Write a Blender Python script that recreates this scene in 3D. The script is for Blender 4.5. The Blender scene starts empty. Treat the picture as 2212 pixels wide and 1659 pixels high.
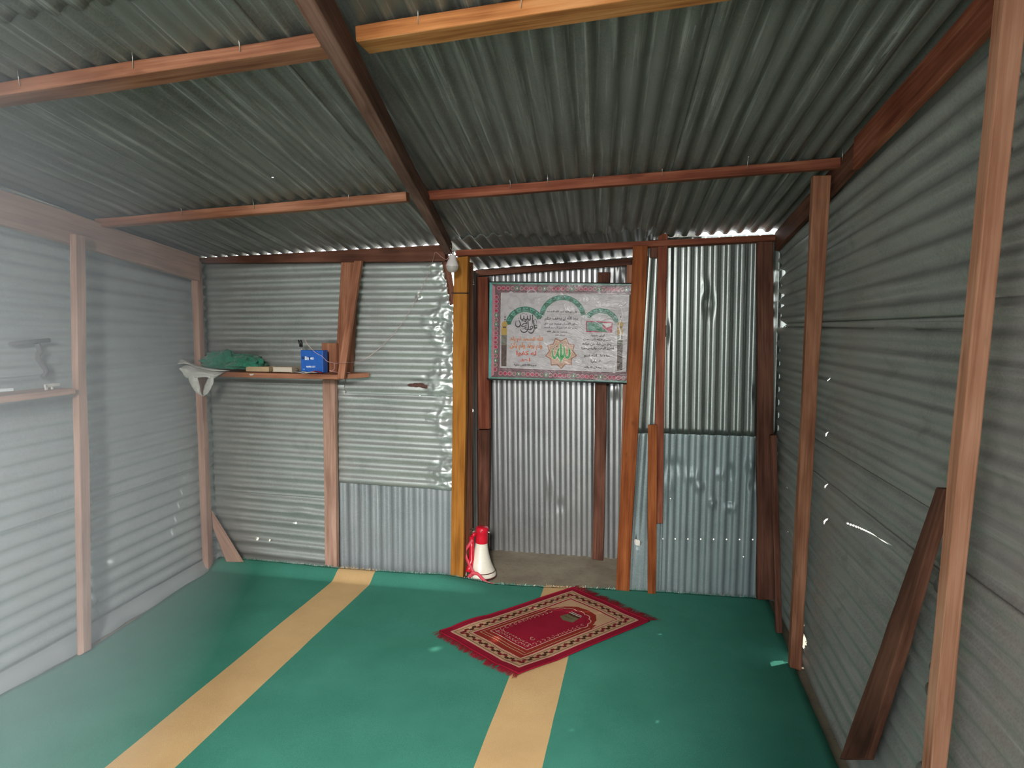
import bpy, bmesh, math, random
import numpy as np
from mathutils import Vector, Matrix, noise
random.seed(7); rng = np.random.default_rng(7)
SC = bpy.context.scene; COL = SC.collection
PI = math.pi

# ------------------------------------------------------------------ camera
F_PX = 1453.3; CX, CY = 1106.0, 829.5; EYE = 1.65
MW = np.array([[0.98058059, 0.19600605, 0.00575126],      # world -> camera (x right, y down, z forward)
               [0.02335533, -0.08762150, -0.99588001],
               [-0.19469458, 0.97668014, -0.09049820]])
cam = bpy.data.cameras.new('camera'); camo = bpy.data.objects.new('camera', cam); COL.objects.link(camo)
cam.sensor_fit = 'HORIZONTAL'; cam.sensor_width = 36.0; cam.lens = F_PX / 2212 * 36.0
cam.clip_start = 0.02
R3 = Matrix([list(MW[0]), list(-MW[1]), list(-MW[2])]).transposed()
camo.matrix_world = Matrix.Translation((0, 0, EYE)) @ R3.to_4x4()
SC.camera = camo

# ------------------------------------------------------------------ world and light
w = bpy.data.worlds.new('world'); SC.world = w; w.use_nodes = True
bg = w.node_tree.nodes['Background']; bg.inputs[0].default_value = (0.93, 0.97, 1.0, 1); bg.inputs[1].default_value = 4.2
def area(name, loc, target, sx, sy, power, color, spread=180):
    l = bpy.data.lights.new(name, 'AREA'); l.shape = 'RECTANGLE'; l.size = sx; l.size_y = sy
    l.energy = power; l.color = color; l.spread = math.radians(spread)
    o = bpy.data.objects.new(name, l); COL.objects.link(o); o.location = loc
    o.rotation_euler = (Vector(target) - Vector(loc)).to_track_quat('-Z', 'Y').to_euler()
    return o
area('door_daylight', (0.0, -2.0, 2.75), (-0.6, 2.6, 0.4), 0.36, 0.8, 265, (1.0, 0.985, 0.95), 150)
area('door_fill', (-0.85, -0.55, 1.3), (-0.85, 3.5, 1.0), 1.6, 1.9, 13, (0.95, 0.98, 1.0), 170)  # added soft fill in the doorway plane, lifts the dim right wall
sun = bpy.data.lights.new('sun', 'SUN'); sun.energy = 5.0; sun.angle = math.radians(0.6); sun.color = (1.0, 0.97, 0.9)
so = bpy.data.objects.new('sun', sun); COL.objects.link(so); so.rotation_euler = Vector((-.20, -.11, -.22)).to_track_quat('-Z', 'Y').to_euler()
SC.view_settings.view_transform = 'Standard'; SC.view_settings.look = 'None'
SC.view_settings.exposure = 0.0; SC.view_settings.gamma = 1.0; SC.view_settings.use_curve_mapping = False

# ------------------------------------------------------------------ measured sight lines -> points on real planes
def ray(x, y): return MW.T @ np.array([(x - CX) / F_PX, (y - CY) / F_PX, 1.0])
def aty(x, y, Y):
    d = ray(x, y); t = Y / d[1]; return Vector((d[0] * t, Y, EYE + d[2] * t))
def atx(x, y, X):
    d = ray(x, y); t = X / d[0]; return Vector((X, d[1] * t, EYE + d[2] * t))
def atz(x, y, Z=0.0):
    d = ray(x, y); t = (Z - EYE) / d[2]; return Vector((d[0] * t, d[1] * t, Z))
def roofz(X, Y):
    t = (X + 2.95) / 3.7
    return (1 - t) * (2.07 + .118 * (4 - Y)) + t * (2.20 + .168 * (4 - Y))

# ------------------------------------------------------------------ materials
def newmat(name):
    m = bpy.data.materials.new(name); m.use_nodes = True
    nt = m.node_tree; b = nt.nodes['Principled BSDF']
    return m, nt, b
def N(nt, t, **kw):
    n = nt.nodes.new(t)
    for k, v in kw.items():
        if k in n.inputs: n.inputs[k].default_value = v
        else: setattr(n, k, v)
    return n
def ramp(nt, stops):
    n = nt.nodes.new('ShaderNodeValToRGB'); e = n.color_ramp.elements
    while len(e) < len(stops): e.new(0.5)
    for i, (p, c) in enumerate(stops):
        e[i].position = p; e[i].color = (*c, 1) if len(c) == 3 else c
    return n
def plain(name, col, rough=0.6, metal=0.0, spec=0.5, bump=0.0, bscale=60, var=0.12, trans=0.0, sheen=0):
    m, nt, b = newmat(name); L = nt.links.new
    tc = N(nt, 'ShaderNodeTexCoord'); no = N(nt, 'ShaderNodeTexNoise', Scale=bscale, Detail=4.0)
    L(tc.outputs['Object'], no.inputs['Vector'])
    r = ramp(nt, [(0.3, tuple(c * (1 - var) for c in col)), (0.7, tuple(min(1, c * (1 + var)) for c in col))])
    L(no.outputs['Fac'], r.inputs['Fac']); L(r.outputs['Color'], b.inputs['Base Color'])
    b.inputs['Roughness'].default_value = rough; b.inputs['Metallic'].default_value = metal
    b.inputs['Specular IOR Level'].default_value = spec
    if trans: b.inputs['Transmission Weight'].default_value = trans
    if sheen: b.inputs['Sheen Weight'].default_value = sheen
    if bump:
        bp = N(nt, 'ShaderNodeBump', Strength=1.0, Distance=bump)
        L(no.outputs['Fac'], bp.inputs['Height']); L(bp.outputs['Normal'], b.inputs['Normal'])
    return m
def tin(name, lo, hi, rough=0.5, metal=0.55, streak=0.35, stain=(0.3, 0.3, 0.27), seed=0.0, spots=0.0, streakcol=(0.62, 0.64, 0.6), bump=0.0006):
    """galvanised steel: spangle, streaks along the ridges, grime. UV is in metres (u along ridges, v across)."""
    m, nt, b = newmat(name); L = nt.links.new
    uv = N(nt, 'ShaderNodeUVMap'); oi = N(nt, 'ShaderNodeObjectInfo')
    add = N(nt, 'ShaderNodeVectorMath', operation='ADD'); L(uv.outputs[0], add.inputs[0])
    mul = N(nt, 'ShaderNodeVectorMath', operation='SCALE'); mul.inputs['Scale'].default_value = 17.0 + seed
    cmb = N(nt, 'ShaderNodeCombineXYZ'); L(oi.outputs['Random'], cmb.inputs[0]); L(oi.outputs['Random'], cmb.inputs[1]); L(cmb.outputs[0], mul.inputs[0]); L(mul.outputs[0], add.inputs[1])
    v = N(nt, 'ShaderNodeTexVoronoi', Scale=140.0); L(add.outputs[0], v.inputs['Vector'])
    big = N(nt, 'ShaderNodeTexNoise', Scale=2.2, Detail=5.0, Roughness=0.6); L(add.outputs[0], big.inputs['Vector'])
    mp = N(nt, 'ShaderNodeMapping'); mp.inputs['Scale'].default_value = (1.3, 55.0, 1.0); L(add.outputs[0], mp.inputs['Vector'])
    st = N(nt, 'ShaderNodeTexNoise', Scale=1.0, Detail=5.0, Roughness=0.65); L(mp.outputs[0], st.inputs['Vector'])
    base = ramp(nt, [(0.25, lo), (0.75, hi)])
    m1 = N(nt, 'ShaderNodeMath', operation='MULTIPLY_ADD'); L(v.outputs['Distance'], m1.inputs[0]); m1.inputs[1].default_value = 0.35; L(big.outputs['Fac'], m1.inputs[2])
    L(m1.outputs[0], base.inputs['Fac'])
    sr = ramp(nt, [(0.53, (0, 0, 0)), (0.70, (streak,) * 3)]); L(st.outputs['Fac'], sr.inputs['Fac'])
    mx = N(nt, 'ShaderNodeMix', data_type='RGBA'); L(sr.outputs['Color'], mx.inputs['Factor']); L(base.outputs['Color'], mx.inputs[6]); mx.inputs[7].default_value = (*streakcol, 1)
    dn = N(nt, 'ShaderNodeTexNoise', Scale=5.5, Detail=8.0, Roughness=0.7); L(add.outputs[0], dn.inputs['Vector'])
    dr = ramp(nt, [(0.55, (0, 0, 0)), (0.72, (0.6, 0.6, 0.6))]); L(dn.outputs['Fac'], dr.inputs['Fac'])
    mx2 = N(nt, 'ShaderNodeMix', data_type='RGBA'); L(dr.outputs['Color'], mx2.inputs['Factor']); L(mx.outputs[2], mx2.inputs[6]); mx2.inputs[7].default_value = (*stain, 1)
    last = mx2.outputs[2]
    if spots:
        sv = N(nt, 'ShaderNodeTexVoronoi', Scale=38.0); L(add.outputs[0], sv.inputs['Vector'])
        srp = ramp(nt, [(0.05, (spots,) * 3), (0.10, (0, 0, 0))]); L(sv.outputs['Distance'], srp.inputs['Fac'])
        mx3 = N(nt, 'ShaderNodeMix', data_type='RGBA'); L(srp.outputs['Color'], mx3.inputs['Factor']); L(last, mx3.inputs[6]); mx3.inputs[7].default_value = (0.05, 0.045, 0.04, 1)
        last = mx3.outputs[2]
    L(last, b.inputs['Base Color'])
    rr = N(nt, 'ShaderNodeMapRange'); rr.inputs['To Min'].default_value = rough - 0.09; rr.inputs['To Max'].default_value = rough + 0.12
    L(dn.outputs['Fac'], rr.inputs['Value']); L(rr.outputs[0], b.inputs['Roughness'])
    b.inputs['Metallic'].default_value = metal
    bp = N(nt, 'ShaderNodeBump', Strength=0.8, Distance=bump); L(dn.outputs['Fac'], bp.inputs['Height']); L(bp.outputs['Normal'], b.inputs['Normal'])
    return m
def wood(name, dark, mid, light, rough=0.7, knots=0.35):
    m, nt, b = newmat(name); L = nt.links.new
    uv = N(nt, 'ShaderNodeUVMap'); oi = N(nt, 'ShaderNodeObjectInfo')
    cmb = N(nt, 'ShaderNodeCombineXYZ'); L(oi.outputs['Random'], cmb.inputs[0]); L(oi.outputs['Random'], cmb.inputs[2])
    mul = N(nt, 'ShaderNodeVectorMath', operation='SCALE'); mul.inputs['Scale'].default_value = 31.0; L(cmb.outputs[0], mul.inputs[0])
    add = N(nt, 'ShaderNodeVectorMath', operation='ADD'); L(uv.outputs[0], add.inputs[0]); L(mul.outputs[0], add.inputs[1])
    mp = N(nt, 'ShaderNodeMapping'); mp.inputs['Scale'].default_value = (2.2, 70.0, 2.2); L(add.outputs[0], mp.inputs['Vector'])
    g = N(nt, 'ShaderNodeTexNoise', Scale=1.0, Detail=6.0, Roughness=0.6, Distortion=0.6); L(mp.outputs[0], g.inputs['Vector'])
    mp2 = N(nt, 'ShaderNodeMapping'); mp2.inputs['Scale'].default_value = (1.0, 5.0, 1.0); L(add.outputs[0], mp2.inputs['Vector'])
    big = N(nt, 'ShaderNodeTexNoise', Scale=3.0, Detail=3.0); L(mp2.outputs[0], big.inputs['Vector'])
    m1 = N(nt, 'ShaderNodeMath', operation='MULTIPLY_ADD'); L(big.outputs['Fac'], m1.inputs[0]); m1.inputs[1].default_value = 0.9; 
    m0 = N(nt, 'ShaderNodeMath', operation='MULTIPLY_ADD'); L(g.outputs['Fac'], m0.inputs[0]); m0.inputs[1].default_value = 0.8; m0.inputs[2].default_value = -0.35
    L(m0.outputs[0], m1.inputs[2])
    r = ramp(nt, [(0.25, dark), (0.5, mid), (0.75, light)]); L(m1.outputs[0], r.inputs['Fac'])
    kv = N(nt, 'ShaderNodeTexNoise', Scale=1.0, Detail=2.0); mp3 = N(nt, 'ShaderNodeMapping'); mp3.inputs['Scale'].default_value = (6.0, 22.0, 1.0)
    L(add.outputs[0], mp3.inputs['Vector']); L(mp3.outputs[0], kv.inputs['Vector'])
    kr = ramp(nt, [(0.66, (0, 0, 0)), (0.76, (knots,) * 3)]); L(kv.outputs['Fac'], kr.inputs['Fac'])
    mx = N(nt, 'ShaderNodeMix', data_type='RGBA'); L(kr.outputs['Color'], mx.inputs['Factor']); L(r.outputs['Color'], mx.inputs[6]); mx.inputs[7].default_value = (dark[0] * .4, dark[1] * .35, dark[2] * .35, 1)
    L(mx.outputs[2], b.inputs['Base Color']); b.inputs['Roughness'].default_value = rough
    b.inputs['Specular IOR Level'].default_value = 0.12
    bp = N(nt, 'ShaderNodeBump', Strength=0.7, Distance=0.0015); L(g.outputs['Fac'], bp.inputs['Height']); L(bp.outputs['Normal'], b.inputs['Normal'])
    return m
M = {}
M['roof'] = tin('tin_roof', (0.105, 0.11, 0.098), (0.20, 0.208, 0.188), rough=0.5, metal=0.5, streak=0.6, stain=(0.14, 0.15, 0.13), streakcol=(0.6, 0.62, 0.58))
M['left'] = tin('tin_left', (0.27, 0.33, 0.345), (0.41, 0.47, 0.485), rough=0.55, metal=0.35, streak=0.15, stain=(0.33, 0.36, 0.37))
M['back'] = tin('tin_back', (0.36, 0.385, 0.37), (0.52, 0.545, 0.52), rough=0.38, metal=0.65, streak=0.25, stain=(0.32, 0.34, 0.32), spots=0.3)
M['backv'] = tin('tin_back_dull', (0.20, 0.225, 0.232), (0.30, 0.33, 0.34), rough=0.5, metal=0.45, streak=0.3, stain=(0.36, 0.36, 0.36))
M['alcove'] = tin('tin_alcove', (0.24, 0.243, 0.243), (0.36, 0.362, 0.358), rough=0.36, metal=0.7, streak=0.3, stain=(0.40, 0.39, 0.38))
M['backr'] = tin('tin_back_right', (0.15, 0.167, 0.155), (0.25, 0.27, 0.25), rough=0.30, metal=0.8, streak=0.25, stain=(0.22, 0.25, 0.22), spots=0.25)
M['backr2'] = tin('tin_back_right_lower', (0.16, 0.21, 0.212), (0.27, 0.33, 0.33), rough=0.5, metal=0.5, streak=0.3, stain=(0.2, 0.24, 0.24))
M['right'] = tin('tin_right', (0.22, 0.235, 0.21), (0.36, 0.375, 0.34), rough=0.5, metal=0.5, streak=0.4, stain=(0.2, 0.2, 0.17), streakcol=(0.55, 0.54, 0.5))
M['rightf'] = tin('tin_right_front', (0.25, 0.24, 0.22), (0.39, 0.37, 0.34), rough=0.5, metal=0.4, streak=0.4, stain=(0.25, 0.23, 0.2), bump=0.004)
M['wood'] = wood('wood_brown', (0.17, 0.062, 0.034), (0.30, 0.125, 0.07), (0.44, 0.20, 0.12))
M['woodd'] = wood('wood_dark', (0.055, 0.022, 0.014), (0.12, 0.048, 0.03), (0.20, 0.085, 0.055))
M['woodr'] = wood('wood_red', (0.12, 0.03, 0.016), (0.22, 0.065, 0.035), (0.34, 0.125, 0.07))
M['woodo'] = wood('wood_orange', (0.12, 0.030, 0.008), (0.235, 0.064, 0.018), (0.34, 0.11, 0.036), knots=0.8)
M['woody'] = wood('wood_yellow', (0.22, 0.078, 0.012), (0.35, 0.135, 0.022), (0.44, 0.19, 0.04), knots=0.25)
M['woodb'] = wood('wood_bright', (0.30, 0.10, 0.03), (0.56, 0.22, 0.075), (0.70, 0.34, 0.14), knots=0.25)
M['woodl'] = wood('wood_light_brown', (0.26, 0.10, 0.055), (0.44, 0.20, 0.12), (0.58, 0.30, 0.19), knots=0.4)
M['woodp'] = wood('wood_pinkish', (0.27, 0.15, 0.11), (0.40, 0.24, 0.18), (0.52, 0.34, 0.26), knots=0.2)

# ------------------------------------------------------------------ object helpers
def tag(o, label=None, cat=None, group=None, kind=None):
    if label: o['label'] = label
    if cat: o['category'] = cat
    if group: o['group'] = group
    if kind: o['kind'] = kind
    return o
def empty(name, loc=(0, 0, 0), label=None, cat=None, group=None, kind=None):
    o = bpy.data.objects.new(name, None); o.empty_display_size = 0.05; COL.objects.link(o); o.location = loc
    return tag(o, label, cat, group, kind)
def link(name, me, mats, parent=None, smooth=True):
    o = bpy.data.objects.new(name, me); COL.objects.link(o)
    for m in (mats if isinstance(mats, (list, tuple)) else [mats]): me.materials.append(m)
    if smooth: me.shade_smooth()
    if parent is not None:
        o.parent = parent; o.matrix_parent_inverse = Matrix.Translation(parent.location).inverted()
    return o
class MB:
    def __init__(s): s.v = []; s.f = []; s.m = []; s.uv = []; s.sm = []
    def vert(s, p): s.v.append(tuple(p)); return len(s.v) - 1
    def face(s, idx, mat=0, uv=None, smooth=False):
        s.f.append(tuple(idx)); s.m.append(mat); s.uv.append(uv); s.sm.append(smooth)
    def poly(s, pts, mat=0): s.face([s.vert(p) for p in pts], mat)
    def grid(s, rows, mat=0, closed=False, smooth=True, uvs=None):
        n = len(rows[0]); ids = [[s.vert(p) for p in r] for r in rows]
        for i in range(len(rows) - 1):
            for j in range(n if closed else n - 1):
                k = (j + 1) % n
                uv = None
                if uvs: uv = [uvs[i][j], uvs[i][k], uvs[i + 1][k], uvs[i + 1][j]]
                s.face((ids[i][j], ids[i][k], ids[i + 1][k], ids[i + 1][j]), mat, uv, smooth)
        return ids
    def tube(s, pts, r, mat=0, n=8, caps=True):
        pts = [Vector(p) for p in pts]; rows = []
        up = Vector((0.3, 0.2, 1)).normalized()
        for i, p in enumerate(pts):
            t = (pts[min(i + 1, len(pts) - 1)] - pts[max(i - 1, 0)]).normalized()
            a = t.cross(up)
            if a.length < 0.05: a = t.cross(Vector((1, 0, 0)))
            a.normalize(); b = t.cross(a); rr = r[i] if isinstance(r, (list, tuple)) else r
            rows.append([p + (a * math.cos(q) + b * math.sin(q)) * rr for q in [2 * PI * k / n for k in range(n)]])
        ids = s.grid(rows, mat, closed=True)
        if caps: s.face(ids[0][::-1], mat); s.face(ids[-1], mat)
    def box(s, c, sz, mat=0, rot=None):
        c = Vector(c); h = Vector(sz) / 2; ids = []
        for x in (-1, 1):
            for y in (-1, 1):
                for z in (-1, 1):
                    p = Vector((x * h.x, y * h.y, z * h.z))
                    if rot: p = rot @ p
                    ids.append(s.vert(c + p))
        for q in ((0, 1, 3, 2), (4, 6, 7, 5), (0, 4, 5, 1), (2, 3, 7, 6), (0, 2, 6, 4), (1, 5, 7, 3)):
            s.face([ids[k] for k in q], mat)
    def lathe(s, prof, origin, axis=(0, 0, 1), mat=0, n=32, xdir=(1, 0, 0)):
        a = Vector(axis).normalized(); x = Vector(xdir); x = (x - a * x.dot(a)).normalized(); y = a.cross(x); o = Vector(origin)
        rows = [[o + a * z + (x * math.cos(2 * PI * k / n) + y * math.sin(2 * PI * k / n)) * r for k in range(n)] for r, z in prof]
        s.grid(rows, mat, closed=True)
    def build(s, name, mats, parent=None):
        me = bpy.data.meshes.new(name); me.from_pydata(s.v, [], s.f)
        me.polygons.foreach_set('material_index', s.m); me.polygons.foreach_set('use_smooth', s.sm)
        if any(u for u in s.uv):
            l = me.uv_layers.new(name='UVMap')
            for p, u in zip(me.polygons, s.uv):
                if u:
                    for k, li in enumerate(p.loop_indices): l.data[li].uv = u[k]
        me.update()
        return link(name, me, mats, parent, smooth=False)
def bevel(o, wdt=0.003, seg=2):
    b = o.modifiers.new('bevel', 'BEVEL'); b.width = wdt; b.segments = seg; b.limit_method = 'ANGLE'; b.angle_limit = math.radians(40); return o
def timber(name, mat, q0, q1, parent=None, wob=0.0025, seed=None, nails=0):
    """timber between two end quads q0, q1 (four corners each, same order), sawn edges a little uneven."""
    q0 = [Vector(p) for p in q0]; q1 = [Vector(p) for p in q1]
    L = sum(((a - b).length for a, b in zip(q0, q1))) / 4; n = max(3, int(L / 0.10)); sd = random.random() * 50
    me = bpy.data.meshes.new(name); vs = []; fs = []; uvs = []
    per = [0]
    for k in range(4): per.append(per[-1] + (q0[(k + 1) % 4] - q0[k]).length)
    cdir = [(q0[k] - sum(q0, Vector()) / 4).normalized() for k in range(4)]
    for i in range(n + 1):
        t = i / n
        for k in range(4):
            p = q0[k].lerp(q1[k], t)
            a = noise.noise(Vector((t * L * 2.2, k * 3.7, sd))) * wob * 2 + noise.noise(Vector((t * L * 9, k * 5.1, sd + 9))) * wob * 0.7
            b = noise.noise(Vector((t * L * 0.9, 1.3, sd + 4))) * wob * 2.5
            vs.append(p + cdir[k] * a + (q0[1] - q0[0]).normalized() * b)
    for i in range(n):
        for k in range(4):
            k2 = (k + 1) % 4
            fs.append((i * 4 + k, i * 4 + k2, (i + 1) * 4 + k2, (i + 1) * 4 + k))
            uvs.append([(i / n * L, per[k]), (i / n * L, per[k + 1]), ((i + 1) / n * L, per[k + 1]), ((i + 1) / n * L, per[k])])
    fs.append((3, 2, 1, 0)); uvs.append([(0, 0), (0, .01), (.05, .01), (.05, 0)])
    e = n * 4; fs.append((e, e + 1, e + 2, e + 3)); uvs.append([(L, 0), (L, .01), (L + .05, .01), (L + .05, 0)])
    me.from_pydata(vs, [], fs); l = me.uv_layers.new(name='UVMap')
    for p, u in zip(me.polygons, uvs):
        for k, li in enumerate(p.loop_indices): l.data[li].uv = u[k]
    bm = bmesh.new(); bm.from_mesh(me); bmesh.ops.recalc_face_normals(bm, faces=bm.faces); bm.to_mesh(me); bm.free()
    o = link(name, me, M[mat] if isinstance(mat, str) else mat, parent, smooth=False)
    return bevel(o, 0.004, 2)
def post(name, mat, tl, tr, bl, br, Yt, Yb, depth=0.05, label=None, cat='post', parent=None, ext=0.0, group=None):
    """upright whose camera-facing face was measured (left/right edges at top and bottom) on depths Yt, Yb."""
    a, b = aty(*tl, Yt), aty(*tr, Yt); c, d = aty(*bl, Yb), aty(*br, Yb)
    back = Vector((0, depth, 0))
    if ext: dn = (c - a).normalized() * ext; c = c + dn; d = d + dn
    o = timber(name, mat, [a, b, b + back, a + back], [c, d, d + back, c + back], parent)
    if label: tag(o, label, cat, group)
    return o
def beam(name, mat, p, q, w, h, label=None, cat='beam', updir=(0, 0, 1), parent=None, group=None):
    """timber whose near-bottom edge runs p -> q; w = horizontal width away from it, h = height above it."""
    p = Vector(p); q = Vector(q); t = (q - p).normalized(); up = Vector(updir); up = (up - t * up.dot(t)).normalized(); s = up.cross(t)
    if s.y < 0: s = -s
    o = timber(name, mat, [p, p + s * w, p + s * w + up * h, p + up * h], [q, q + s * w, q + s * w + up * h, q + up * h], parent)
    if label: tag(o, label, cat, group)
    return o

def sheet(name, c00, c10, c01, c11, mat, parent=None, pitch=0.076, amp=0.0085, phase=0.0, du=0.035, nv=10, nrm=None,
          dents=(), holes=(), crumple=None, wave=0.004, flat=None, cut=None, ragged=None, surf=None, sq=1.5):
    """corrugated sheet. u runs along the ridges from c00 to c10, v across them from c00 to c01 (metres)."""
    c00, c10, c01, c11 = [np.array(c, float) for c in (c00, c10, c01, c11)]
    Lu = (np.linalg.norm(c10 - c00) + np.linalg.norm(c11 - c01)) / 2; Lv = (np.linalg.norm(c01 - c00) + np.linalg.norm(c11 - c10)) / 2
    us = list(np.linspace(0, Lu, max(2, int(Lu / du)) + 1)); vs_ = list(np.linspace(0, Lv, max(2, int(Lv / pitch * nv)) + 1))
    for (hu, hv, ru, rv) in holes:
        for k in ((-1, -.5, 0, .5, 1) if rv < .011 else np.linspace(-1, 1, 11)): us.append(hu + ru * k); vs_.append(hv + rv * k)
    us = np.array(sorted(x for x in us if 0 <= x <= Lu)); vs_ = np.array(sorted(x for x in vs_ if 0 <= x <= Lv))
    U, V = np.meshgrid(us, vs_, indexing='ij')
    s, t = U / Lu, V / Lv
    P = ((1 - s) * (1 - t))[..., None] * c00 + (s * (1 - t))[..., None] * c10 + ((1 - s) * t)[..., None] * c01 + (s * t)[..., None] * c11
    if surf: P = surf(P)
    n = np.cross(c10 - c00, c01 - c00) if nrm is None else np.array(nrm, float)
    n = n / np.linalg.norm(n)
    sd = random.random() * 90
    h = amp * np.tanh(sq * np.sin(2 * PI * V / pitch + phase)) / math.tanh(sq)
    if flat is not None: h = h * flat(U, V)
    off = np.zeros_like(U)
    for i in range(U.shape[0]):
        for j in range(U.shape[1]):
            u, v = U[i, j], V[i, j]
            off[i, j] = wave * noise.noise(Vector((u * 1.1, v * 1.6, sd))) + wave * .35 * noise.noise(Vector((u * 5, v * 3, sd + 3)))
            if crumple:
                k = crumple(u, v)
                if k > 0.01:
                    q = Vector((u * 15, v * 13, sd)); dd_ = noise.voronoi(q)[0]
                    c = (dd_[0] - 0.45) * .9 + min(.35, dd_[1] - dd_[0]) * .9 + 0.35 * noise.noise(q * .5)
                    off[i, j] += k * c * 0.044; h[i, j] *= (1 - min(1, k) * .6)
    for (a, b, ru, rv, dp) in dents:
        r = np.sqrt(((U - a) / ru) ** 2 + ((V - b) / rv) ** 2)
        off += dp * np.clip(1 - r, 0, 1) ** 1.3
    P = P + (h + off)[..., None] * n
    if ragged is not None: P = P + ragged(U, V, Lu, Lv)
    nu, nvv = U.shape
    idx = np.arange(nu * nvv).reshape(nu, nvv)
    F = np.stack([idx[:-1, :-1], idx[1:, :-1], idx[1:, 1:], idx[:-1, 1:]], -1).reshape(-1, 4)
    uc = ((U[:-1, :-1] + U[1:, 1:]) / 2).ravel(); vc = ((V[:-1, :-1] + V[1:, 1:]) / 2).ravel()
    keep = np.ones(len(F), bool)
    for (hu, hv, ru, rv) in holes: keep &= ((uc - hu) / ru) ** 2 + ((vc - hv) / rv) ** 2 > 1.0 + .35 * np.sin(uc * 900 + hv * 50) * np.sin(vc * 700) * (rv > .011)
    if cut is not None: keep &= ~cut(uc, vc)
    F = F[keep]
    me = bpy.data.meshes.new(name); me.from_pydata(P.reshape(-1, 3).tolist(), [], F.tolist())
    l = me.uv_layers.new(name='UVMap'); uvf = np.stack([U.ravel(), V.ravel()], -1)
    vi = np.zeros(len(me.loops), np.int32); me.loops.foreach_get('vertex_index', vi)
    l.data.foreach_set('uv', uvf[vi].ravel().astype(np.float32)); me.update()
    bm = bmesh.new(); bm.from_mesh(me); bmesh.ops.delete(bm, geom=[x for x in bm.verts if not x.link_faces], context='VERTS'); bm.to_mesh(me); bm.free()
    o = link(name, me, M[mat], parent)
    so = o.modifiers.new('gauge', 'SOLIDIFY'); so.thickness = 0.0008; so.offset = 0
    return o

# ------------------------------------------------------------------ setting: ground, floor
M['earth'] = plain('earth', (0.30, 0.27, 0.22), 0.95, bump=0.01, bscale=6)
def concrete():
    m, nt, b = newmat('dusty_concrete'); L = nt.links.new
    tc = N(nt, 'ShaderNodeTexCoord'); a = N(nt, 'ShaderNodeTexNoise', Scale=3.5, Detail=9.0, Roughness=0.65); L(tc.outputs['Object'], a.inputs['Vector'])
    r = ramp(nt, [(0.3, (0.19, 0.155, 0.11)), (0.52, (0.28, 0.235, 0.165)), (0.75, (0.36, 0.305, 0.22))]); L(a.outputs['Fac'], r.inputs['Fac'])
    v = N(nt, 'ShaderNodeTexNoise', Scale=45.0, Detail=3.0); L(tc.outputs['Object'], v.inputs['Vector'])
    r2 = ramp(nt, [(0.60, (0, 0, 0)), (0.72, (0.5, 0.5, 0.5))]); L(v.outputs['Fac'], r2.inputs['Fac'])
    mx = N(nt, 'ShaderNodeMix', data_type='RGBA'); L(r2.outputs['Color'], mx.inputs['Factor']); L(r.outputs['Color'], mx.inputs[6]); mx.inputs[7].default_value = (0.13, 0.11, 0.085, 1)
    L(mx.outputs[2], b.inputs['Base Color']); b.inputs['Roughness'].default_value = 0.85
    bp = N(nt, 'ShaderNodeBump', Strength=1.0, Distance=0.006); L(a.outputs['Fac'], bp.inputs['Height']); L(bp.outputs['Normal'], b.inputs['Normal'])
    return m
M['concrete'] = concrete()
b = MB(); b.box((-1, 2, -0.10), (16, 16, 0.1)); tag(b.build('ground', M['earth']), kind='structure')
b = MB(); rows = []
for i in range(61):
    y = -0.7 + i * 5.55 / 60
    rows.append([(x, y, -0.008 + 0.006 * noise.noise(Vector((x * 2, y * 2, 3)))) for x in np.linspace(-3.0, 0.92, 50)])
b.grid(rows); o = b.build('floor', M['concrete']); tag(o, kind='structure'); so = o.modifiers.new('slab', 'SOLIDIFY'); so.thickness = 0.04; so.offset = -1

# ------------------------------------------------------------------ roof
ceil = empty('ceiling', (-1, 2, 2.3), kind='structure')
def rc(s, Y, dz=0.0):
    X = s + .068 * (4 - Y); return (X, Y, roofz(X, Y) + dz)
pin = 0.004
cols = [(-3.20, -2.52), (-2.58, -1.88), (-1.94, -1.22), (-1.28, -0.60), (-0.66, 0.03), (-0.03, 0.62), (0.56, 0.90)]
for k, (s0, s1) in enumerate(cols):
    eave = 4.035 if s1 < -1.1 else (3.95 if s1 < 0.1 else 4.095)
    dz = 0.002 * (k % 2); W = s1 - s0
    hl = []
    def roofhole(px, py, r):
        d = ray(px, py); t = 1.0
        for _ in range(200):
            p = d * t; 
            if EYE + p[2] > roofz(p[0], p[1]): break
            t += 0.01
        u = eave - p[1]; v = (p[0] - .068 * (4 - p[1])) - s0
        if 0.01 < v < W - 0.01 and u > 0: hl.append((u, v, r, r))
    for q in ((406, 440, .009), (225, 458, .005), (587, 436, .005), (1579, 359, .006)): roofhole(*q)
    dn = [(0.35 + random.random() * 2, random.random() * W, .12, .03, random.choice((-1, 1)) * .004) for _ in range(4)]
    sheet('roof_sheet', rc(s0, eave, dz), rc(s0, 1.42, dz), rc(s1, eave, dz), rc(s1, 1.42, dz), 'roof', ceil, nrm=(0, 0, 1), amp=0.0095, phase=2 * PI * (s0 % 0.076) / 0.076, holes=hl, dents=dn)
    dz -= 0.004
    sheet('roof_sheet', rc(s0, 1.52 + 0.02 * (k % 3), dz), rc(s0, -0.75, dz), rc(s1, 1.52 + 0.02 * (k % 3), dz), rc(s1, -0.75, dz), 'roof', ceil, nrm=(0, 0, 1), amp=0.0095, phase=2 * PI * (s0 % 0.076) / 0.076)
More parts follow.
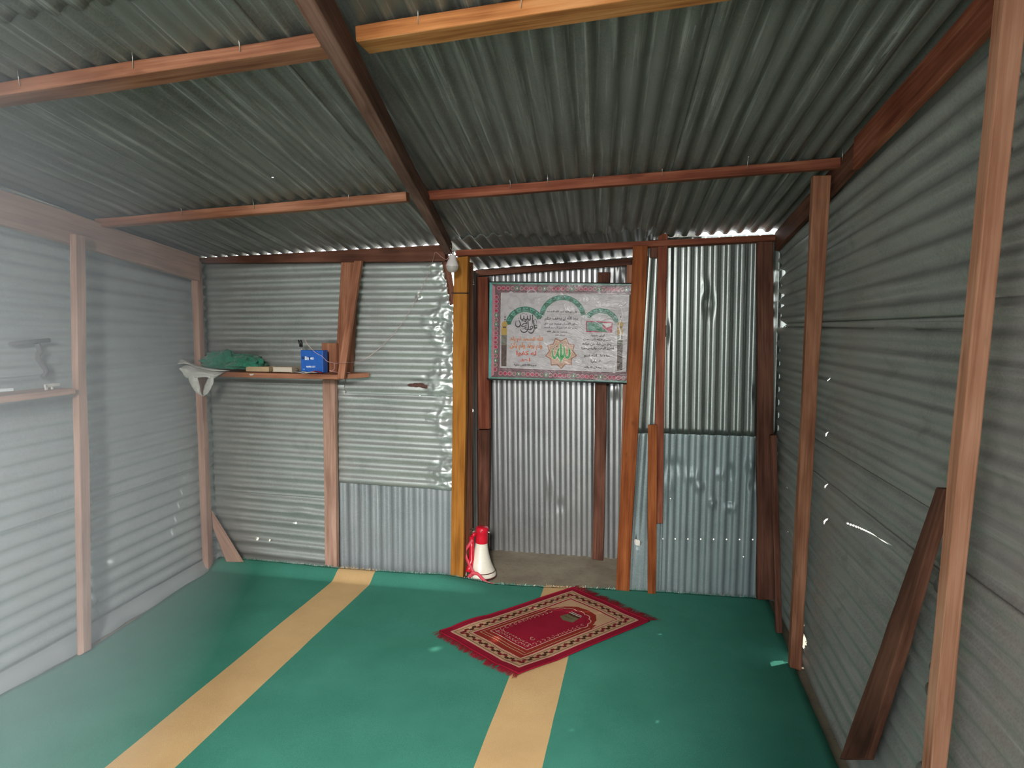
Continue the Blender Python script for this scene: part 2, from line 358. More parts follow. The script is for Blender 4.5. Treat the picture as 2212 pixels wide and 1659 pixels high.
# lower little roof over the prayer niche
def ar(x, Y): return (x, Y, (2.115 + .072 * (x + 1.2)) - .125 * (Y - 3.9) + 0.016)
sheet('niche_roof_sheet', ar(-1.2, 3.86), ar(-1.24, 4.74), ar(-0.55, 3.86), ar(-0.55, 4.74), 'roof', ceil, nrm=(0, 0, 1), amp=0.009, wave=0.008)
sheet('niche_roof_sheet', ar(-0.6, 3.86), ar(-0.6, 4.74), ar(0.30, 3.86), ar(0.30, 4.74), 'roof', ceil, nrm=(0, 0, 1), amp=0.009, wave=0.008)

# ------------------------------------------------------------------ walls
wl = empty('wall_left', (-2.86, 2, 1), kind='structure')
def LW(Y, z): return -2.815 - .045 * max(0, (Y - 2.7) / 1.3) - 0.02 * z
def lsheet(Y0, Y1, z0, z1a, z1b, mat, dx=0, **k):
    return sheet('corrugated_sheet', (LW(Y0, z0) + dx, Y0, z0), (LW(Y1, z0) + dx, Y1, z0), (LW(Y0, z1a) + dx, Y0, z1a), (LW(Y1, z1b) + dx, Y1, z1b), mat, wl, nrm=(1, 0, 0), phase=2 * PI * z0 / .076, **k)
def dl(n, L, W, a=.006): return [(random.random() * L, random.random() * W, .05 + random.random() * .12, .02 + random.random() * .03, random.uniform(-a, a)) for _ in range(n)]
tz = lambda Y: roofz(-2.9, Y)
for (Y0, Y1, dd) in ((4.08, 2.92, 0), (2.955, -0.62, .003)):
    L_ = Y0 - Y1
    lsheet(Y0, Y1, -0.02, 0.74, 0.74, 'left', dd, dents=dl(8, L_, .7))
    lsheet(Y0, Y1, 0.70, 1.43, 1.43, 'left', dd + .003, dents=dl(8, L_, .7))
    lsheet(Y0, Y1, 1.39, tz(Y0), tz(Y1), 'left', dd + .006, dents=dl(5, L_, .6))
# flattened strip of tin along the foot of the left wall
b = MB(); rows = []
for i in range(90):
    y = 1.2 + i * 2.75 / 89; wv = 0.010 * noise.noise(Vector((y * 5, 0, 7)))
    rows.append([(LW(y, 0) + 0.012 + wv, y, 0.075 + wv), (LW(y, 0) + 0.030 + wv, y, 0.035 + 0.01 * noise.noise(Vector((y * 9, 2, 7)))), (LW(y, 0) + 0.075 + wv * 2, y, 0.004)])
b.grid(rows); fl = b.build('tin_flashing', M['left'], wl); so = fl.modifiers.new('g', 'SOLIDIFY'); so.thickness = .001

wr = empty('wall_right', (0.8, 2, 1), kind='structure')
def RW(Y, z): return .785 + (z / 2.3) * ((.735 + .07 * (4.1 - Y)) - .785)
def rsheet(Y0, Y1, z0, z1a, z1b, mat, dx=0, holes_px=(), **k):
    hs = []
    for (px, py, ru, rv) in holes_px:
        X = .77
        for _ in range(6):
            p = atx(px, py, X); X = RW(p.y, p.z) + dx
        u = Y0 - p.y; v = p.z - z0
        if 0 < u < Y0 - Y1 and 0.01 < v < z1a - z0 + .02: hs.append((u, v, ru, rv))
    return sheet('corrugated_sheet', (RW(Y0, z0) + dx, Y0, z0), (RW(Y1, z0) + dx, Y1, z0), (RW(Y0, z1a) + dx, Y0, z1a), (RW(Y1, z1b) + dx, Y1, z1b), mat, wr, nrm=(-1, 0, 0), phase=2 * PI * z0 / .076, holes=hs, **k)
rz = lambda Y: roofz(.76, Y)
HR = [(1687, 552, .08, .026), (1683, 568, .07, .026), (1684, 621, .085, .028), (1684, 645, .07, .012), (1684, 683, .05, .016), (1686, 697, .10, .028),
      (1679, 900, .007, .006), (1679, 973, .007, .009), (1697, 1052, .005, .007), (1699, 1148, .004, .004), (1790, 820, .006, .007), (1789, 938, .009, .010), (1787, 1050, .010, .011), (1785, 1126, .012, .014),
      (1735, 1368, .03, .045), (1738, 1398, .035, .03), (1737, 1440, .005, .005), (1681, 520, .01, .006)]
SL = [(1835 + k * 4.2, 1131 + k * 2.0, .012, .0028) for k in range(26)]
rsheet(4.22, 1.93, -0.03, 0.96, 0.96, 'right', 0, HR + SL, dents=dl(14, 2.2, .9, .008), wave=.007)
rsheet(4.215, 1.93, 0.92, 1.66, 1.66, 'right', .003, HR, dents=dl(12, 2.2, .7, .007), wave=.006)
rsheet(4.21, 1.93, 1.62, rz(4.21), rz(1.93), 'right', .006, HR, dents=dl(6, 2.2, .6), wave=.006)
rag = lambda U, V, Lu, Lv: np.stack([np.zeros_like(U), (np.clip(1 - U / .08, 0, 1)) * .02 * np.sin(V * 21), np.zeros_like(U)], -1)
fl_ = lambda U, V: 0.6 + 0.3 * np.sin(U * 3 + V * 2)
rsheet(2.00, -0.62, -0.03, 1.02, 1.02, 'rightf', -.012, dents=dl(26, 2.5, 1.0, .014), wave=.010, flat=fl_, ragged=rag)
rsheet(1.99, -0.62, 1.00, 1.72, 1.72, 'rightf', -.009, dents=dl(18, 2.5, .7, .012), wave=.010, flat=fl_, ragged=rag)
rsheet(2.00, -0.62, 1.69, rz(2.0), rz(-.62), 'rightf', -.006, dents=dl(12, 2.5, .6, .008), wave=.008, ragged=rag)

wb = empty('wall_back', (-1, 4.1, 1), kind='structure')
def bsheet(x0, x1, z0, z1, Y, mat, vert=False, dY=0.0, name='corrugated_sheet', tilt=0.0, zt=None, **k):
    zt = zt or (z1, z1)
    if vert: return sheet(name, (x0, Y, z0), (x0 + tilt, Y, zt[0]), (x1, Y + dY, z0), (x1 + tilt, Y + dY, zt[1]), mat, wb, nrm=(0, -1, 0), phase=2 * PI * x0 / .076, **k)
    return sheet(name, (x0, Y, z0), (x1, Y + dY, z0 + tilt), (x0, Y, zt[0]), (x1, Y + dY, zt[1] + tilt), mat, wb, nrm=(0, -1, 0), phase=2 * PI * z0 / .076, **k)
YB = 4.035
hb = [(1.09 - .42, .36, .008, .006), (.38, .22, .007, .008), (.47, .22, .005, .006), (.08, .25, .012, .005)]
bsheet(-2.94, -1.975, -0.03, 0.58, YB, 'back', tilt=-.03, holes=hb, dents=dl(5, .95, .5, .012))
bsheet(-2.94, -1.975, 0.50, 1.28, YB - .006, 'back', tilt=-.015, dents=dl(4, .95, .7))
bsheet(-2.94, -1.84, 1.24, 2.085, YB - .012, 'back', dents=dl(5, .95, .8), zt=(2.06, 2.085))
XR = -1.150
def crum(L):
    return lambda u, v: max(0.0, min(1.0, (u - (L - 0.17 - 0.05 * math.sin(v * 17))) / 0.10))
bsheet(-2.02, XR, 0.60, 1.24, YB - .006, 'back', tilt=-.01, crumple=crum(XR + 2.02), du=.009, nv=16, holes=[(aty(914, 846, 4.03).x + 2.02, aty(914, 846, 4.03).z - .60, .009, .006), (aty(906, 851, 4.03).x + 2.02, aty(906, 851, 4.03).z - .60, .006, .005), (aty(924, 845, 4.03).x + 2.02, aty(924, 845, 4.03).z - .60, .004, .004)], dents=[(.30, .55, .25, .06, -.012), (.10, .60, .1, .05, .012)])
bsheet(-1.90, XR - .02, 1.19, 2.09, YB - .016, 'back', crumple=crum(XR + 1.88), du=.009, nv=16, cut=lambda u, v: (-1.90 + u > -1.245 + (.85 - v) * .20) & (v > .56), dents=[(.55, .05, .2, .03, -.01), (.5, .62, .02, .03, .02)])
bsheet(-2.02, XR + .01, -0.03, 0.66, YB + .012, 'backv', vert=True, amp=.008, dents=dl(4, .6, .8, .006))
b = MB()
for k in range(5):
    c_ = aty(890 + k * 9, 832 + (k > 2) * 3 * (k - 2), 4.013 + .001 * k); rows = []
    for i in range(9):
        a_ = PI * i / 8; rows.append([c_ + Vector((math.cos(2 * PI * j / 16) * math.sin(a_) * (.030 + .004 * noise.noise(Vector((j * 1.7, i, k * 3)))), -abs(math.cos(a_)) * .004 * (1 if i < 5 else -1) , math.sin(2 * PI * j / 16) * math.sin(a_) * (.016 - .0035 * abs(k - 1.5) + .003 * noise.noise(Vector((j, k, 1)))))) for j in range(16)])
    b.grid(rows, closed=True)
M['rust'] = plain('rust_crust', (0.10, 0.045, 0.035), 0.9, bump=.003, bscale=120, var=.4); b.build('rust_crust', M['rust'], wb)
# right of the niche
zlap = aty(1540, 937, 4.12).z
sheet('corrugated_sheet', (-0.055, 4.11, zlap - .01), (0.0, 4.11, 2.14), (0.125, 4.12, zlap - .01), (0.11, 4.12, 2.15), 'backr', wb, nrm=(0, -1, 0), nv=18, sq=2.4)
hx = [(aty(1372, 1170, 4.12).z + .03, aty(1376, 1170, 4.12).x + .098, .018, .020), (aty(1372, 1172, 4.12).z + .045, aty(1371, 1170, 4.12).x + .098, .012, .012)]
sheet('corrugated_sheet', (-0.115, 4.13, -.04), (-0.055, 4.13, zlap), (0.125, 4.135, -.04), (0.125, 4.135, zlap), 'backr2', wb, nrm=(0, -1, 0), holes=hx, flat=lambda U, V: np.clip((U - .25) * 3, .25, 1))
bsheet(0.085, 0.80, zlap - .01, 2.17, 4.125, 'backr', vert=True, dY=.02, tilt=-.015, zt=(2.155, 2.17), amp=.008, nv=18, sq=2.4,
       dents=[(.78, .28, .10, .045, -.02), (.86, .26, .05, .03, .014), (.62, .04, .06, .03, .02), (.30, .60, .1, .03, .012), (.25, .55, .05, .03, -.015), (.02, .35, .03, .2, .004)])
hn = [(0.36 + .004 * k, .04 + .0757 * k, .0045, .004) for k in range(8)] + [(.28, .52, .003, .003), (.62, .08, .003, .003)]
bsheet(0.085, 0.80, -0.03, zlap + .0, 4.14, 'backr2', vert=True, dY=.02, holes=hn, amp=.009, nv=16, sq=1.9, du=.02,
       dents=[(.82, .10, .06, .08, -.022), (.76, .20, .05, .06, .022), (.70, .25, .035, .045, .026), (.60, .33, .035, .03, .026), (.58, .43, .035, .045, .028), (.80, .43, .05, .03, -.026), (.84, .54, .06, .04, .026), (.72, .55, .03, .03, -.022), (.68, .06, .10, .05, .016), (.78, .36, .03, .04, .02)])
# niche: back and sides
fx = lambda u, v: max(0, min(1, (v - .88) / .1)) * (1 if u > 1.2 else 0) * .8
bsheet(-1.17, 0.03, -0.05, 2.0, 4.69, 'alcove', vert=True, tilt=-.035, zt=(2.025, 2.105), amp=.008, wave=.003, crumple=fx, du=.03, nv=18, sq=2.4,
       dents=[(.55, .52, .12, .04, .008), (.40, .60, .05, .05, -.010)])
sheet('niche_side_sheet', (-1.155, 4.05, -.02), (-1.165, 4.05, 2.05), (-1.15, 4.70, -.02), (-1.17, 4.70, 1.98), 'alcove', wb, nrm=(1, 0, 0), holes=[(aty(1019, 605, 4.40).z + .02, .35, .026, .07), (aty(1020, 887, 4.40).z + .02, .36, .014, .03)])
sheet('niche_side_sheet', (-0.06, 4.13, -.04), (0.03, 4.13, 2.19), (-0.02, 4.70, -.04), (0.03, 4.70, 2.12), 'alcove', wb, nrm=(-1, 0, 0))

# wall behind the camera with the open doorway
wf = empty('wall_front', (-1, -.6, 1), kind='structure')
DX0, DX1, DZ = -1.85, 0.05, 2.5
def fsheet(x0, x1, z0, za, zb): return sheet('corrugated_sheet', (x0, -.62, z0), (x0, -.62, za), (x1, -.62, z0), (x1, -.62, zb), 'right', wf, nrm=(0, 1, 0), du=.2)
fsheet(-2.95, DX0, -.03, roofz(-2.9, -.6), roofz(DX0, -.6)); fsheet(DX1, 0.98, -.03, roofz(DX1, -.6), roofz(.98, -.6))
fsheet(DX0, DX1, DZ, roofz(DX0, -.6), roofz(DX1, -.6))

# ------------------------------------------------------------------ carpet
def carpet_mat(name, base, alt, dark):
    m, nt, b = newmat(name); L = nt.links.new
    tc = N(nt, 'ShaderNodeTexCoord'); a = N(nt, 'ShaderNodeTexNoise', Scale=3.0, Detail=6.0, Roughness=0.6); L(tc.outputs['Object'], a.inputs['Vector'])
    f = N(nt, 'ShaderNodeTexNoise', Scale=420.0, Detail=2.0); L(tc.outputs['Object'], f.inputs['Vector'])
    r = ramp(nt, [(0.32, base), (0.68, alt)]); L(a.outputs['Fac'], r.inputs['Fac'])
    r2 = ramp(nt, [(0.35, (dark,) * 3), (0.65, (1, 1, 1))]); L(f.outputs['Fac'], r2.inputs['Fac'])
    mx = N(nt, 'ShaderNodeMix', data_type='RGBA', blend_type='MULTIPLY'); mx.inputs['Factor'].default_value = 1; L(r.outputs['Color'], mx.inputs[6]); L(r2.outputs['Color'], mx.inputs[7])
    L(mx.outputs[2], b.inputs['Base Color']); b.inputs['Roughness'].default_value = 0.95; b.inputs['Specular IOR Level'].default_value = 0.1
    bp = N(nt, 'ShaderNodeBump', Strength=0.5, Distance=0.0015); L(f.outputs['Fac'], bp.inputs['Height']); L(bp.outputs['Normal'], b.inputs['Normal'])
    return m
M['green'] = carpet_mat('carpet_green', (0.050, 0.225, 0.160), (0.066, 0.268, 0.195), 0.75)
M['tan'] = carpet_mat('carpet_tan', (0.56, 0.36, 0.17), (0.64, 0.42, 0.20), 0.85)
def ledge(X, Y):      # the carpet's end laps up over the earth at the foot of the back wall, left of the niche
    k = max(0.0, min(1.0, (-0.9 - X) / 0.35)); t = max(0.0, min(1.0, (Y - 3.82) / 0.12)); return k * 0.052 * t * t * (3 - 2 * t)
def cz(X, Y): return 0.006 + ledge(X, Y) + 0.004 * noise.noise(Vector((X * 1.5, Y * 1.5, 0.5)))
LE = [(-0.5, -2.74), (1.5, -2.75), (2.33, -2.745), (2.55, -2.72), (2.78, -2.700), (3.2, -2.735), (3.5, -2.775), (3.8, -2.80), (3.97, -2.80)]
RE = [(-0.5, .76), (2.3, .737), (3.2, .734), (3.6, .742), (4.2, .75)]
BE = [(-2.85, 3.955), (-2.0, 3.935), (-1.35, 3.945), (-1.15, 3.985), (-.6, 4.02), (-.3, 4.06), (.04, 4.10), (.7, 4.125)]
interp = lambda tab, x: float(np.interp(x, [t[0] for t in tab], [t[1] for t in tab]))
xs = sorted(set(list(np.linspace(0, 1, 75))))
def cx_(c, Y):        # c: world X nominal, squeezed between the measured edges
    l, r = interp(LE, Y), interp(RE, Y); return l + (c + 2.74) / (3.49) * (r - l) if (c < -2.3 or c > .3) else c
XS = sorted(list(np.linspace(-2.74, .75, 90)) + [-1.920, -1.668, -0.590, -0.342])
YS = list(np.linspace(-0.55, 3.75, 60)) + list(np.linspace(3.77, 4.0, 16))
b = MB(); rows = []; idc = []
for i, Y in enumerate(YS):
    row = []
    for j, X in enumerate(XS):
        ye = interp(BE, X); y = Y if Y < 3.6 else 3.6 + (Y - 3.6) / .4 * (ye - 3.6)
        x = X
        l, r = interp(LE, y), interp(RE, y)
        if X < -2.0: x = -2.0 + (X + 2.0) / (-.74) * (l + 2.0)
        if X > 0: x = X / .75 * r
        x += 0.002 * noise.noise(Vector((X * 9, y * 7, 1)))
        if i == len(YS) - 1: y += 0.012 * noise.noise(Vector((X * 23, 0, 4)))
        row.append((x, y, cz(x, y)))
    rows.append(row)
n = len(XS); ids = [[b.vert(p) for p in r] for r in rows]
for i in range(len(YS) - 1):
    for j in range(n - 1):
        xm = (XS[j] + XS[j + 1]) / 2; mt = 1 if (-1.920 < xm < -1.668 or -0.590 < xm < -0.342) else 0
        b.face((ids[i][j], ids[i][j + 1], ids[i + 1][j + 1], ids[i + 1][j]), mt, smooth=True)
carpet = b.build('carpet', [M['green'], M['tan']]); so = carpet.modifiers.new('pile', 'SOLIDIFY'); so.thickness = 0.006; so.offset = 1
tag(carpet, 'green carpet with two tan stripes covering the shed floor', 'carpet')
b = MB(); bm_ = []
for k in range(2600):
    X = random.uniform(-2.80, .74); Y = interp(BE, X) + random.uniform(-.004, .012)
    z = cz(X, Y) + .006; a = random.uniform(0, 2 * PI); L_ = random.uniform(.006, .022)
    d = Vector((math.cos(a) * .6, abs(math.sin(a)) * .7 - .25, random.uniform(.1, .8))) * L_; s_ = Vector((.0011, 0, 0))
    p = Vector((X, Y, z - .003)); mt = 2 if random.random() < .16 else (1 if (-1.92 < X < -1.668 or -.59 < X < -.342) else 0)
    b.face([b.vert(p - s_), b.vert(p + s_), b.vert(p + d + s_ * .4), b.vert(p + d - s_ * .4)], mt)
M['thread'] = plain('pale_thread', (0.55, 0.6, 0.55), 0.9)
tag(b.build('frayed_edge', [M['green'], M['tan'], M['thread']], carpet), 'frayed back edge of carpet with pale loose threads')

# ------------------------------------------------------------------ timber frame
# roof timbers
def RP(X, Y, d): return Vector((X, Y, roofz(X, Y) - d))
def purlin(mat, x0, x1, Y0, Y1, wdt, h, label, drop=.012):
    o = beam('purlin', mat, RP(x0, Y0, drop + h), RP(x1, Y1, drop + h), wdt, h, label, 'beam'); return o
PA1 = purlin('wood', -2.80, -0.905, 1.80, 1.80, .09, .040, 'weathered brown roof beam nearest the camera, left of the sloping rafter')
PA2 = purlin('woodb', -0.80, 0.78, 1.80, 1.80, .09, .042, 'bright orange-brown roof beam nearest the camera, right of the sloping rafter')
PB1 = purlin('wood', -2.82, -1.115, 3.055, 3.045, .05, .045, 'thin brown middle roof beam running from left wall to the rafter')
PB2 = purlin('woodr', -1.02, 0.775, 3.06, 3.075, .05, .043, 'reddish middle roof beam from the rafter to the post by the right wall')
def nails(o, pts):
    b = MB()
    for p, d in pts: b.tube([p, Vector(p) + Vector(d)], .0012, n=6)
    b.build('nail', M['steel'], o)
M['steel'] = plain('bright_steel', (0.62, 0.6, 0.56), 0.3, metal=0.9)
for o, xs_, Y in ((PA1, (-2.7, -2.4, -1.9, -1.5, -1.15), 1.8), (PA2, (-.62, -.34, .02, .3), 1.8), (PB1, (-2.3, -1.9, -1.4), 3.05), (PB2, (-.62, -.45, -.25, .05, .4, .775), 3.06)):
    for x in xs_: nails(o, [((x, Y - .004, roofz(x, Y) - .035), (random.uniform(-.006, .006), -.008, .045 + random.random() * .015))])
M['woodm'] = wood('wood_dusty', (0.09, 0.045, 0.033), (0.17, 0.085, 0.062), (0.27, 0.15, 0.115))
rf = timber('rafter', 'woodm', [(-.660, .55, 2.418 + .08), (-.610, .55, 2.418 + .08), (-.610, .55, 2.60), (-.660, .55, 2.60)], [(-1.195, 3.90, 2.052), (-1.145, 3.90, 2.052), (-1.145, 3.90, 2.118), (-1.195, 3.90, 2.118)], wob=.004)
tag(rf, 'dark dusty rafter sloping down towards the light bulb in mid ceiling', 'rafter')
# left plate
tag(timber('wall_plate', 'woodp', [(-2.785, 3.84, 1.905), (-2.785, 3.84, 2.055), (-2.83, 3.84, 2.055), (-2.83, 3.84, 1.905)], [(-2.765, .2, 2.345), (-2.765, .2, 2.50), (-2.81, .2, 2.50), (-2.81, .2, 2.345)]), 'pale pinkish board running along the top of the left wall', 'board')
# right rafters
def RF(Y, d, o_=0): X = .700 + .07 * (4.1 - Y) - o_; return Vector((X, Y, roofz(X, Y) - d))
def rboard(name, Y0, Y1, o_, h, mat, label):
    th = Vector((.03, 0, 0))
    o = timber(name, mat, [RF(Y0, h, o_), RF(Y0, .012, o_), RF(Y0, .012, o_) + th, RF(Y0, h, o_) + th], [RF(Y1, h, o_), RF(Y1, .012, o_), RF(Y1, .012, o_) + th, RF(Y1, h, o_) + th], wob=.004)
    return tag(o, label, 'board')
rboard('rafter_board', 4.10, 2.62, 0, .115, 'woodd', 'dark rafter board along top of right wall, behind the far right post')
rboard('rafter_board', 2.90, .3, .012, .135, 'woodr', 'reddish rafter board along top of right wall, nearest the camera')
# back beams
def bbeam(mat, a, b_, Y, Y2, wdt, gap, label):
    """beam under the eave: lower near edge as measured, top just touching the hollows of the roof sheets"""
    p = aty(*a, Y); q = aty(*b_, Y2)
    def ends(P):
        z0 = roofz(P.x, P.y) - gap; z1 = roofz(P.x, P.y + wdt) - gap
        return [P, P + Vector((0, wdt, -.004)), Vector((P.x, P.y + wdt, z1)), Vector((P.x, P.y, z0))]
    return tag(timber('top_beam', mat, ends(p), ends(q), wob=.0018), label, 'beam')
bbeam('woodd', (404, 568), (962, 564), 3.95, 3.96, .045, .0185, 'dark beam along the top of the back wall, left of the niche')
bbeam('woodr', (984, 553), (1676, 519), 4.03, 4.05, .070, .036, 'reddish beam above the niche and the right part of back wall')
p, q = aty(1012, 598, 4.60), aty(1364, 572, 4.60)
beam('lintel', 'woodd', p, q, .04, .042, 'short slanting crossbar above the poster at the back of niche', 'beam')

PR = post
PR('wall_post', 'woodp', (150, 505), (164, 505), (165, 1420), (180, 1412), 2.80, 2.69, .055, 'pale post against the left wall, nearest the camera')
PR('corner_post', 'woodp', (412, 563), (425, 563), (437, 1240), (451, 1240), 3.84, 3.84, .05, 'pale post standing in the back left corner beside the shelf')
o = timber('corner_brace', 'woodp', [aty(455, 1098, 3.90), aty(460, 1140, 3.90), aty(460, 1140, 3.94), aty(455, 1098, 3.94)], [aty(527, 1214, 3.90), aty(489, 1214, 3.90), aty(489, 1214, 3.94), aty(527, 1214, 3.94)])
tag(o, 'short pale diagonal brace at the foot of back left corner post', 'brace')
PR('shelf_post', 'woodp', (696, 820), (723, 820), (702, 1236), (727, 1238), 3.965, 3.955, .04, 'pale brown post holding up the shelf from below', )
PR('shelf_board_post', 'wood', (736, 560), (771, 560), (723, 806), (758, 806), 3.975, 3.97, .035, 'wide brown upright above the right end of the shelf')
PR('hanging_strip', 'wood', (765, 563), (781, 563), (729, 818), (744, 819), 3.90, 3.715, .03, 'narrow slanting strip of wood in front of the shelf end', 'wood strip')
PR('shelf_block', 'wood', (694, 741), (726, 741), (697, 804), (727, 804), 3.93, 3.93, .03, 'short upright block of wood behind the blue box on shelf', 'wood block')
yp = PR('niche_post', 'woody', (981, 556), (1011, 553), (972, 1258), (999, 1259), 4.00, 3.995, .045, 'yellow post with a dark wire band at left side of niche')
b = MB(); y0 = aty(977, 633, 3.997); y1 = aty(1010, 634, 3.997)
b.tube([y0 + Vector((-.004, .02, 0)), y0 + Vector((-.003, -.004, 0)), y1 + Vector((.003, -.004, .002)), y1 + Vector((.004, .03, .002))], .0035)
M['black'] = plain('black_plastic', (0.012, 0.012, 0.012), 0.45)
b.build('tie_wire', M['black'], yp)
xa = aty(1003, 900, 4.06); xb = aty(1020, 900, 4.21)
def jq(z, dx=0): return [(xa.x + dx, 4.06, z), (xb.x + dx, 4.21, z), (xb.x - .02 + dx, 4.215, z), (xa.x - .02 + dx, 4.06, z)]
tag(timber('niche_jamb', 'wood', jq(2.03, .01), jq(-.01)), 'brown jamb board just right of the yellow post', 'board')
PR('niche_inner_post', 'woodr', (1031, 598), (1053, 598), (1033, 927), (1057, 927), 4.56, 4.56, .05, 'upper reddish post at the left inside of the niche, beside poster')
PR('niche_inner_post', 'woodd', (1031, 929), (1057, 929), (1028, 1196), (1053, 1196), 4.575, 4.575, .05, 'lower dark red post behind the megaphone inside the niche')
PR('niche_back_post', 'woodd', (1291, 588), (1317, 588), (1279, 1208), (1303, 1212), 4.635, 4.62, .04, 'dark post against niche back wall, passing behind the poster')
PR('niche_side_post', 'wood', (1354, 572), (1367, 572), (1334, 1225), (1346, 1225), 4.55, 4.50, .04, 'thin brown post hidden behind the leaning orange post')
PR('leaning_post', 'woodo', (1367, 531), (1400, 530), (1330, 1283), (1359, 1284), 4.02, 4.07, .045, 'orange-brown leaning post with dark knots at right side of niche')
PR('stub_post', 'woodd', (1404, 527), (1421, 526), (1403, 557), (1419, 557), 4.09, 4.09, .02, 'small wooden stub under the beam right of leaning post', 'wood block')
PR('splice_post', 'woodr', (1421, 503), (1442, 505), (1412, 1131), (1431, 1131), 4.062, 4.085, .03, 'dark red upper post reaching the roof right of the niche')
PR('short_post', 'woodo', (1400, 918), (1420, 918), (1399, 1284), (1417, 1284), 4.035, 4.06, .024, 'short orange-brown post on the floor right of the niche')
PR('corner_post', 'woodd', (1635, 521), (1670, 521), (1636, 1296), (1672, 1296), 4.07, 4.09, .045, 'dark post standing in the back right corner')
PR('leaning_board', 'woodd', (1663, 940), (1677, 940), (1676, 1366), (1691, 1380), 4.03, 3.66, .03, 'thin dark board leaning beside the back right corner post', 'board')
PR('wall_post', 'wood', (1757, 379), (1795, 378), (1706, 1442), (1730, 1450), 3.085, 3.29, .05, 'brown post by right wall carrying the middle roof beam')
PR('front_post', 'woodl', (2182, -110), (2236, -110), (2007, 1659), (2041, 1659), 1.64, 1.75, .05, 'thick brown post by right wall, nearest the camera', ext=.62)
# right brace lies in the plane of the wall
a0, a1 = atx(2021, 1052, .745), atx(2040, 1056, .745); c0, c1 = atx(1812, 1640, .735), atx(1868, 1640, .735)
tx = Vector((.028, 0, 0))
o = timber('wall_brace', 'woodd', [a0, a1, a1 + tx, a0 + tx], [c0, c1, c1 + tx, c0 + tx], wob=.004)
tag(o, 'dark diagonal brace leaning on the foot of the nearest right post', 'brace')
# dark strip standing in for the shaded interior of the gap by the bulb
o = timber('gap_shade', 'woodd', [aty(948, 556, 4.07), aty(968, 548, 4.07), aty(968, 548, 4.09), aty(948, 556, 4.09)], [aty(972, 660, 4.07), aty(986, 655, 4.07), aty(986, 655, 4.09), aty(972, 660, 4.09)])
tag(o, 'dark slanting strip standing in for shade in the gap under the bulb', 'board')

# ------------------------------------------------------------------ flat drawing helpers (ribbons and polygons on a plane)
def ribbon(b, pts, wd, mat, up, taper=None):
    """flat stroke along pts (Vectors on one plane with normal up); taper = list of width factors."""
    n = len(pts); L_, R_ = [], []
    for i, p in enumerate(pts):
        t = (pts[min(i + 1, n - 1)] - pts[max(i - 1, 0)]); t = t.normalized() if t.length > 1e-9 else Vector((1, 0, 0))
        s_ = t.cross(up).normalized(); k = wd * (taper[i] if taper else 1)
        L_.append(p + s_ * k / 2); R_.append(p - s_ * k / 2)
    li = [b.vert(p) for p in L_]; ri = [b.vert(p) for p in R_]
    for i in range(n - 1): b.face((li[i], li[i + 1], ri[i + 1], ri[i]), mat)
def smooth_path(pts, k=6):
    out = []; P = [pts[0]] + list(pts) + [pts[-1]]
    for i in range(1, len(P) - 2):
        for j in range(k):
            t = j / k; a, b_, c, d = P[i - 1], P[i], P[i + 1], P[i + 2]
            out.append(tuple(0.5 * ((2 * b_[m]) + (-a[m] + c[m]) * t + (2 * a[m] - 5 * b_[m] + 4 * c[m] - d[m]) * t * t + (-a[m] + 3 * b_[m] - 3 * c[m] + d[m]) * t ** 3) for m in range(len(b_))))
    out.append(tuple(pts[-1])); return out
def text_mesh(body, size=1.0, shear=0.0, bold=0.0):
    cu = bpy.data.curves.new('lettering', 'FONT'); cu.body = body; cu.size = size; cu.align_x = 'CENTER'; cu.align_y = 'CENTER'; cu.shear = shear; cu.offset = bold; cu.resolution_u = 3
    o = bpy.data.objects.new('lettering', cu); COL.objects.link(o)
    me = bpy.data.meshes.new_from_object(o.evaluated_get(bpy.context.evaluated_depsgraph_get()))
    vs = [tuple(v.co) for v in me.vertices]; fs = [tuple(p.vertices) for p in me.polygons]
    bpy.data.objects.remove(o); bpy.data.curves.remove(cu); bpy.data.meshes.remove(me); return vs, fs
